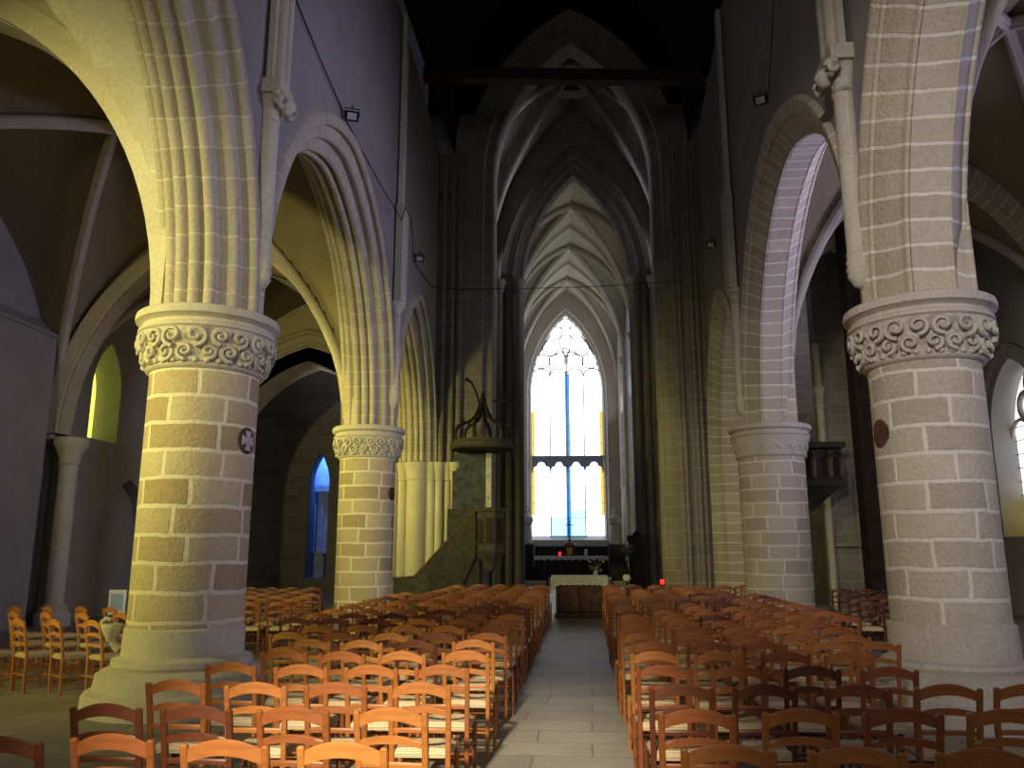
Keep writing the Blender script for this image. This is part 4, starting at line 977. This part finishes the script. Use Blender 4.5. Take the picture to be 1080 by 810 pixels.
def seat_mb():
    m = MB(); x0, x1, y0, y1, z = -.175, .175, .06, .40, .435
    cx, cy = 0, .23; zc = z-.012; cor = [(x0,y0),(x1,y0),(x1+.012,y1),(x0-.012,y1)]
    for k in range(4):
        a = cor[k]; b = cor[(k+1) % 4]
        rows = []; uvs = []
        for i in range(7):
            f = i/6; pa = (a[0]+(cx-a[0])*f, a[1]+(cy-a[1])*f); pb = (b[0]+(cx-b[0])*f, b[1]+(cy-b[1])*f)
            zz = z-.022*(1 if i == 0 else 0)+(.006 if i in (1, 2) else 0)-.012*f
            rows.append([(pa[0]+(pb[0]-pa[0])*j/6, pa[1]+(pb[1]-pa[1])*j/6, zz-.004*(abs(j-3) == 3)) for j in range(7)])
            uvs.append([(j/6*(1-f)*.36+f*.18, f*.18) for j in range(7)])
        m.grid(rows, uvs)
        m.quad([(a[0],a[1],z-.022),(b[0],b[1],z-.022),(b[0]*.97,cy+(b[1]-cy)*.97,z-.05),(a[0]*.97,cy+(a[1]-cy)*.97,z-.05)], [(0,0),(.34,0),(.34,.03),(0,.03)])
    m.quad([(a[0]*.97,cy+(a[1]-cy)*.97,z-.05) for a in cor])
    return m
parts = []
for sx in (-1, 1):
    m = MB(); sq_post(m, post_path(sx)); parts.append(('back_post', m, 'w'))
m = MB(); rail(m, .760, .0, .058, .042); parts.append(('top_rail', m, 'w'))
m = MB(); rail(m, .648, .022, .036, .026); parts.append(('back_slat', m, 'w'))
m = MB(); rail(m, .545, .043, .028, .006); parts.append(('back_slat', m, 'w'))
for sx in (-1, 1):
    m = MB(); m.tube([(sx*.185,.395,0),(sx*.183,.392,.2),(sx*.183,.390,.43)], [.014,.017,.018], 8); parts.append(('front_leg', m, 'w'))
parts.append(('rush_seat', seat_mb(), 'r'))
m = MB(); m.tube([(-.17,.392,.30),(.17,.392,.30)], .010, 6); m.tube([(-.17,.392,.16),(.17,.392,.16)], .010, 6); parts.append(('front_stretcher', m, 'w'))
for sx in (-1, 1):
    m = MB(); m.tube([(sx*.172,.07,.26),(sx*.184,.39,.26)], .010, 6); m.tube([(sx*.172,.07,.13),(sx*.184,.39,.13)], .010, 6); parts.append(('side_stretcher', m, 'w'))
m = MB(); m.tube([(-.16,.068,.20),(.16,.068,.20)], .010, 6); parts.append(('rear_stretcher', m, 'w'))
proto_meshes = []
for nm, mb, k in parts:
    me = D.meshes.new(nm); me.from_pydata([tuple(v) for v in mb.v], [], mb.f); ul = me.uv_layers.new(name='UVMap'); ul.data.foreach_set('uv', [c for f in mb.uv for p in f for c in p])
    me.materials.append(M_wood if k == 'w' else M_rush); me.validate()
    import bmesh
    bm = bmesh.new(); bm.from_mesh(me); bmesh.ops.remove_doubles(bm, verts=bm.verts, dist=1e-5); bmesh.ops.recalc_face_normals(bm, faces=bm.faces); bm.to_mesh(me); bm.free()
    me.shade_smooth(); me.set_sharp_from_angle(angle=math.radians(40))
    proto_meshes.append((nm, me))
# one-mesh chair for the distance
allm = D.meshes.new('small_chair'); V = []; Fc = []; mi = []; UVs = []
for nm, mb, k in parts:
    o_ = len(V); V += [tuple(v) for v in mb.v]; Fc += [tuple(i+o_ for i in f) for f in mb.f]; mi += [0 if k == 'w' else 1]*len(mb.f); UVs += [c for f in mb.uv for p in f for c in p]
allm.from_pydata(V, [], Fc); ul = allm.uv_layers.new(name='UVMap'); ul.data.foreach_set('uv', UVs); allm.materials.append(M_wood); allm.materials.append(M_rush); allm.polygons.foreach_set('material_index', mi); allm.update()
proto = D.objects.new('rush_seat_chair', None); proto_parts = [D.objects.new(nm, me) for nm, me in proto_meshes]
rngc = random.Random(11)
def chair(x, y, rz, label, group, tint, detail):
    if detail:
        r = proto.copy(); C.objects.link(r)
        for p in proto_parts:
            c = p.copy(); C.objects.link(c); c.parent = r; c['tint'] = tint
    else:
        r = D.objects.new('rush_seat_chair', allm); C.objects.link(r); r['tint'] = tint
    r.location = (x, y, 0); r.rotation_euler = (0, 0, rz); r['label'] = label; r['category'] = 'chair'; r['group'] = group; r['kind'] = 'thing'
    return r
ORD = ['zeroth','first','second','third','fourth','fifth','sixth','seventh','eighth','ninth','tenth','eleventh','twelfth','thirteenth','fourteenth','fifteenth','sixteenth','seventeenth','eighteenth','nineteenth','twentieth','twenty-first','twenty-second','twenty-third']
fixL = [[(-1.03,3.5),(-1.53,3.49),(-2.06,3.55),(-2.51,3.46)],
 [(-1.01,4.25),(-1.51,4.23),(-2.02,4.23),(-2.50,4.22)],
 [(-1.03,5.05),(-1.53,5.0),(-2.01,4.96),(-2.54,5.02)],
 [(-1.03,5.81),(-1.52,5.77),(-2.01,5.74),(-2.55,5.82)],
 [(-.99,6.65),(-1.48,6.54),(-1.95,6.5),(-2.45,6.58)],
 [(-1.04,7.44),(-1.54,7.34),(-2.02,7.31),(-2.50,7.33)],
 [(-.99,8.05),(-1.47,8.01),(-1.93,7.96),(-2.42,7.92),(-2.93,7.95)],
 [(-1.02,8.88),(-1.51,8.78),(-1.96,8.79),(-2.44,8.75),(-2.89,8.65)]]
fixR = [[(.55,3.60),(1.06,3.61),(1.56,3.63)],
 [(.52,4.35),(1.04,4.42),(1.55,4.46),(2.06,4.49)],
 [(.53,5.12),(1.02,5.17),(1.57,5.22),(2.10,5.27),(2.57,5.31)],
 [(.50,5.95),(1.01,5.95),(1.51,6.0),(2.02,6.0)],
 [(.50,6.73),(.99,6.74),(1.52,6.82),(2.0,6.81)],
 [(.54,7.43),(1.02,7.47),(1.51,7.52),(2.09,7.61),(2.49,7.61)],
 [(.48,8.19),(.99,8.24),(1.47,8.19),(1.98,8.24),(2.43,8.19)]]
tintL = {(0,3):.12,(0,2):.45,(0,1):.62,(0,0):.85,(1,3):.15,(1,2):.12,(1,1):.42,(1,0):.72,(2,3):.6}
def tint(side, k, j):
    v = rngc.uniform(.32, .72) if side else rngc.uniform(.45, 1.0) if k < 8 else rngc.uniform(.3, .7)  # darker tints on far pulpit-side rows stand in for weaker light
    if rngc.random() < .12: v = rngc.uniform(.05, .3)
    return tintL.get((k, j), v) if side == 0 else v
def place_row(side, k, pts, y):
    for j, (x, yy) in enumerate(pts):
        place = 'on the pulpit side of the aisle' if side == 0 else 'across the aisle from the pulpit'
        chair(x, yy, rngc.uniform(-.05, .05), 'wooden chair %s, %s seat out, %s row from camera' % (place, ORD[j+1], ORD[k+1]),
              'rush seat chairs %s' % ('on the pulpit side' if side == 0 else 'across from the pulpit'), tint(side, k, j), yy < 10.5)
for k in range(22):
    y = 3.5+.767*k
    if k < len(fixL): rowL = fixL[k]
    else:
        n = 6 if 9.3 < y < 16.0 else 5
        if 9.3 < y < 16: n = 6
        rowL = [(-1.02-.49*j-.01*(y-9)+rngc.uniform(-.03,.03), y+rngc.uniform(-.05,.05)) for j in range(n)]
    yr = 3.6+.767*k
    if k < len(fixR): rowR = fixR[k]
    else:
        n = 6 if 9.8 < yr < 16.2 else (5 if yr < 18.6 else 6)
        if yr > 18.6: n = 7
        rowR = [(.50+.51*j+rngc.uniform(-.03,.03), yr+rngc.uniform(-.05,.05)) for j in range(n)]
    place_row(0, k, rowL, y); place_row(1, k, rowR, yr)
# chairs in the near left aisle, turned towards the nave
n_ = 0
for r_, (x0, y0, cnt) in enumerate(((-7.15, 9.25, 4), (-7.5, 10.3, 5), (-8.2, 11.3, 5))):
    for j in range(cnt):
        chair(x0+.50*j, y0-.04*j+rngc.uniform(-.05,.05), -.62+rngc.uniform(-.06,.06), 'tall-looking yellow-lit chair beside the dark aisle wall, %s row, %s from the pillar' % (('near','middle','back')[r_], ORD[cnt-j]),
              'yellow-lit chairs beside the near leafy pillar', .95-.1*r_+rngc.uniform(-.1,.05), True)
# chairs in the aisle between the two yellow pillars
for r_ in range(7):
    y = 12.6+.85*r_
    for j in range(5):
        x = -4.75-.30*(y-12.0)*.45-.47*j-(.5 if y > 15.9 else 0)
        chair(x, y+rngc.uniform(-.05,.05), .12+rngc.uniform(-.1,.1), 'dim aisle chair between the yellow-lit pillars, %s row back, %s from the arcade' % (ORD[r_+1], ORD[j+1]), 'dim chairs in the aisle between the yellow-lit pillars', rngc.uniform(.1, .45), False)  # low tints put the dimness of this aisle into the wood colour
# chairs in the right aisle
for r_ in range(6):
    y = 13.4+.95*r_
    for j in range(4):
        x = 4.35+.22*(y-13.4)*.55+.5*j+(.35 if y > 16 else 0)
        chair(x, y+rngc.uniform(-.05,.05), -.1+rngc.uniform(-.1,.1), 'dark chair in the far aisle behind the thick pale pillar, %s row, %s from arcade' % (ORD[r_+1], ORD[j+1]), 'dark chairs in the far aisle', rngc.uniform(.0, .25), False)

# ------------------------------------------------------------------ light
def area(name, loc, target, sx, sy, col, power, spread=180):
    l = D.lights.new(name, 'AREA'); l.shape = 'RECTANGLE'; l.size = sx; l.size_y = sy; l.color = col; l.energy = power; l.spread = math.radians(spread)
    o = D.objects.new(name, l); C.objects.link(o); o.location = loc
    o.rotation_euler = (Vector(target)-Vector(loc)).to_track_quat('-Z', 'Y').to_euler(); return o
def spot(name, loc, target, col, power, ang, blend=.6, rad=.3):
    l = D.lights.new(name, 'SPOT'); l.color = col; l.energy = power; l.spot_size = math.radians(ang); l.spot_blend = blend; l.shadow_soft_size = rad
    o = D.objects.new(name, l); C.objects.link(o); o.location = loc
    o.rotation_euler = (Vector(target)-Vector(loc)).to_track_quat('-Z', 'Y').to_euler(); return o
YEL = (1, .83, .25); VIO = (.64, .62, 1.0); WARM = (1, .86, .62)
area('daylight_yellow_window', (XWL+.2, 2.2, 5.2), (-6.0, 9.0, 3.2), 2.0, 3.6, (1,.88,.22), 120, 56)
spot('added_yellow_spot_west_aisle', (-8.6, -5.4, 4.6), (-7.0, 8.7, 4.6), (1,.88,.32), 7600, 35, 1, .5)  # added spot without a window, brightens the near left pillar and aisle
area('daylight_yellow_window_middle', (XWL+.5, 12.9, 5.2), (-6.6, 18.0, 4.8), 1.6, 2.6, (1,.88,.22), 125, 50)
area('daylight_yellow_window_far', (XWL+.3, 19.2, 5.6), (-6.2, 24.0, 3.4), 1.0, 2.2, (1,.88,.2), 40, 52)
area('daylight_violet_window', (XWR-.2, 3.6, 4.8), (2, 8, 5), 2.2, 4.0, VIO, 70, 120)
area('daylight_violet_window_middle', (XWR-.2, 12.9, 4.8), (-2, 13, 8.5), 2.2, 4.0, VIO, 240, 105)
area('daylight_white_window_far', (XWR-.2, 20.85, 4.2), (4.5, 22, 4), 2.0, 3.5, (.9,.95,1), 30, 110)
area('daylight_west_window', (-.4, -5.8, 7.5), (-.5, 9, 6.0), 3.0, 5.0, (1,.93,.90), 115, 150)
spot('added_spot_on_chairs', (-1.6, -5.4, 7.0), (-.95, 5.2, .5), (1,.86,.58), 14000, 18, .9, .3)  # spot added for the bright patch on the near chairs
spot('added_spot_on_arcade', (-2.6, -5.4, 6.5), (3.6, 8.9, 4.0), (1,.93,.84), 4600, 36, 1, .5)  # added spot brightening the thick pale pillar and its arch
spot('added_spot_on_pillar', (-.6, -5.4, 6.5), (-4.4, 8.7, 4.3), (1,.92,.72), 1300, 26, 1, .5)  # added spot brightening the front of the near leafy pillar
area('added_crossing_fill_right', (15.5, 28, 5), (-.3, 27.7, 17), 3, 5, (.88,.86,1), 420, 60)  # added fill light for the crossing vault, no window behind it
area('added_crossing_fill_left', (-16, 28, 5), (-.3, 27.7, 17), 3, 5, (.88,.86,1), 260, 50)  # matching fill added on the other side of the crossing
area('daylight_choir_side_yellow', FC(bay*.5, -HW+.1, 8.5), FC(bay*.5, HW, 16), 1.6, 3, (1,.85,.45), 40)
area('daylight_choir_side_blue', FC(bay*1.5, -HW+.1, 9), FC(bay*1.5, HW, 16), 1.6, 3, (.6,.72,1), 40)
area('daylight_choir_side_white', FC(bay*2.5, -HW+.1, 9), FC(bay*2.5, HW, 15), 1.6, 3, (.95,.95,1), 50)
area('daylight_blue_chapel', (-10.6, 32.15, 5.9), (-10.7, 32.9, 2.0), .8, .3, (.10,.28,1), 260)
spot('lamp_crossing_pier', (-1.5, 19.5, 9.0), (3.3, 24.0, 2.5), (1,.72,.36), 110, 40, 1, .3)

w = D.worlds.new('world'); sc.world = w; w.use_nodes = True
w.node_tree.nodes['Background'].inputs[0].default_value = (.5,.55,.75,1); w.node_tree.nodes['Background'].inputs[1].default_value = .02

# ------------------------------------------------------------------ camera
cam = D.cameras.new('camera'); cam.sensor_width = 36; cam.lens = 850.9/1080*36; cam.clip_end = 200; cam.clip_start = .05
co = D.objects.new('camera', cam); C.objects.link(co); co.location = (0, 0, 1.6); co.rotation_euler = (PI/2+.20417, 0, .09318)
sc.camera = co
sc.view_settings.view_transform = 'Standard'; sc.view_settings.look = 'None'; sc.view_settings.gamma = 1; sc.view_settings.use_curve_mapping = False
sc.view_settings.exposure = 0
sc.cycles.use_denoising = True; sc.cycles.max_bounces = 6; sc.cycles.diffuse_bounces = 4; sc.cycles.glossy_bounces = 2
sc.cycles.sample_clamp_indirect = 4
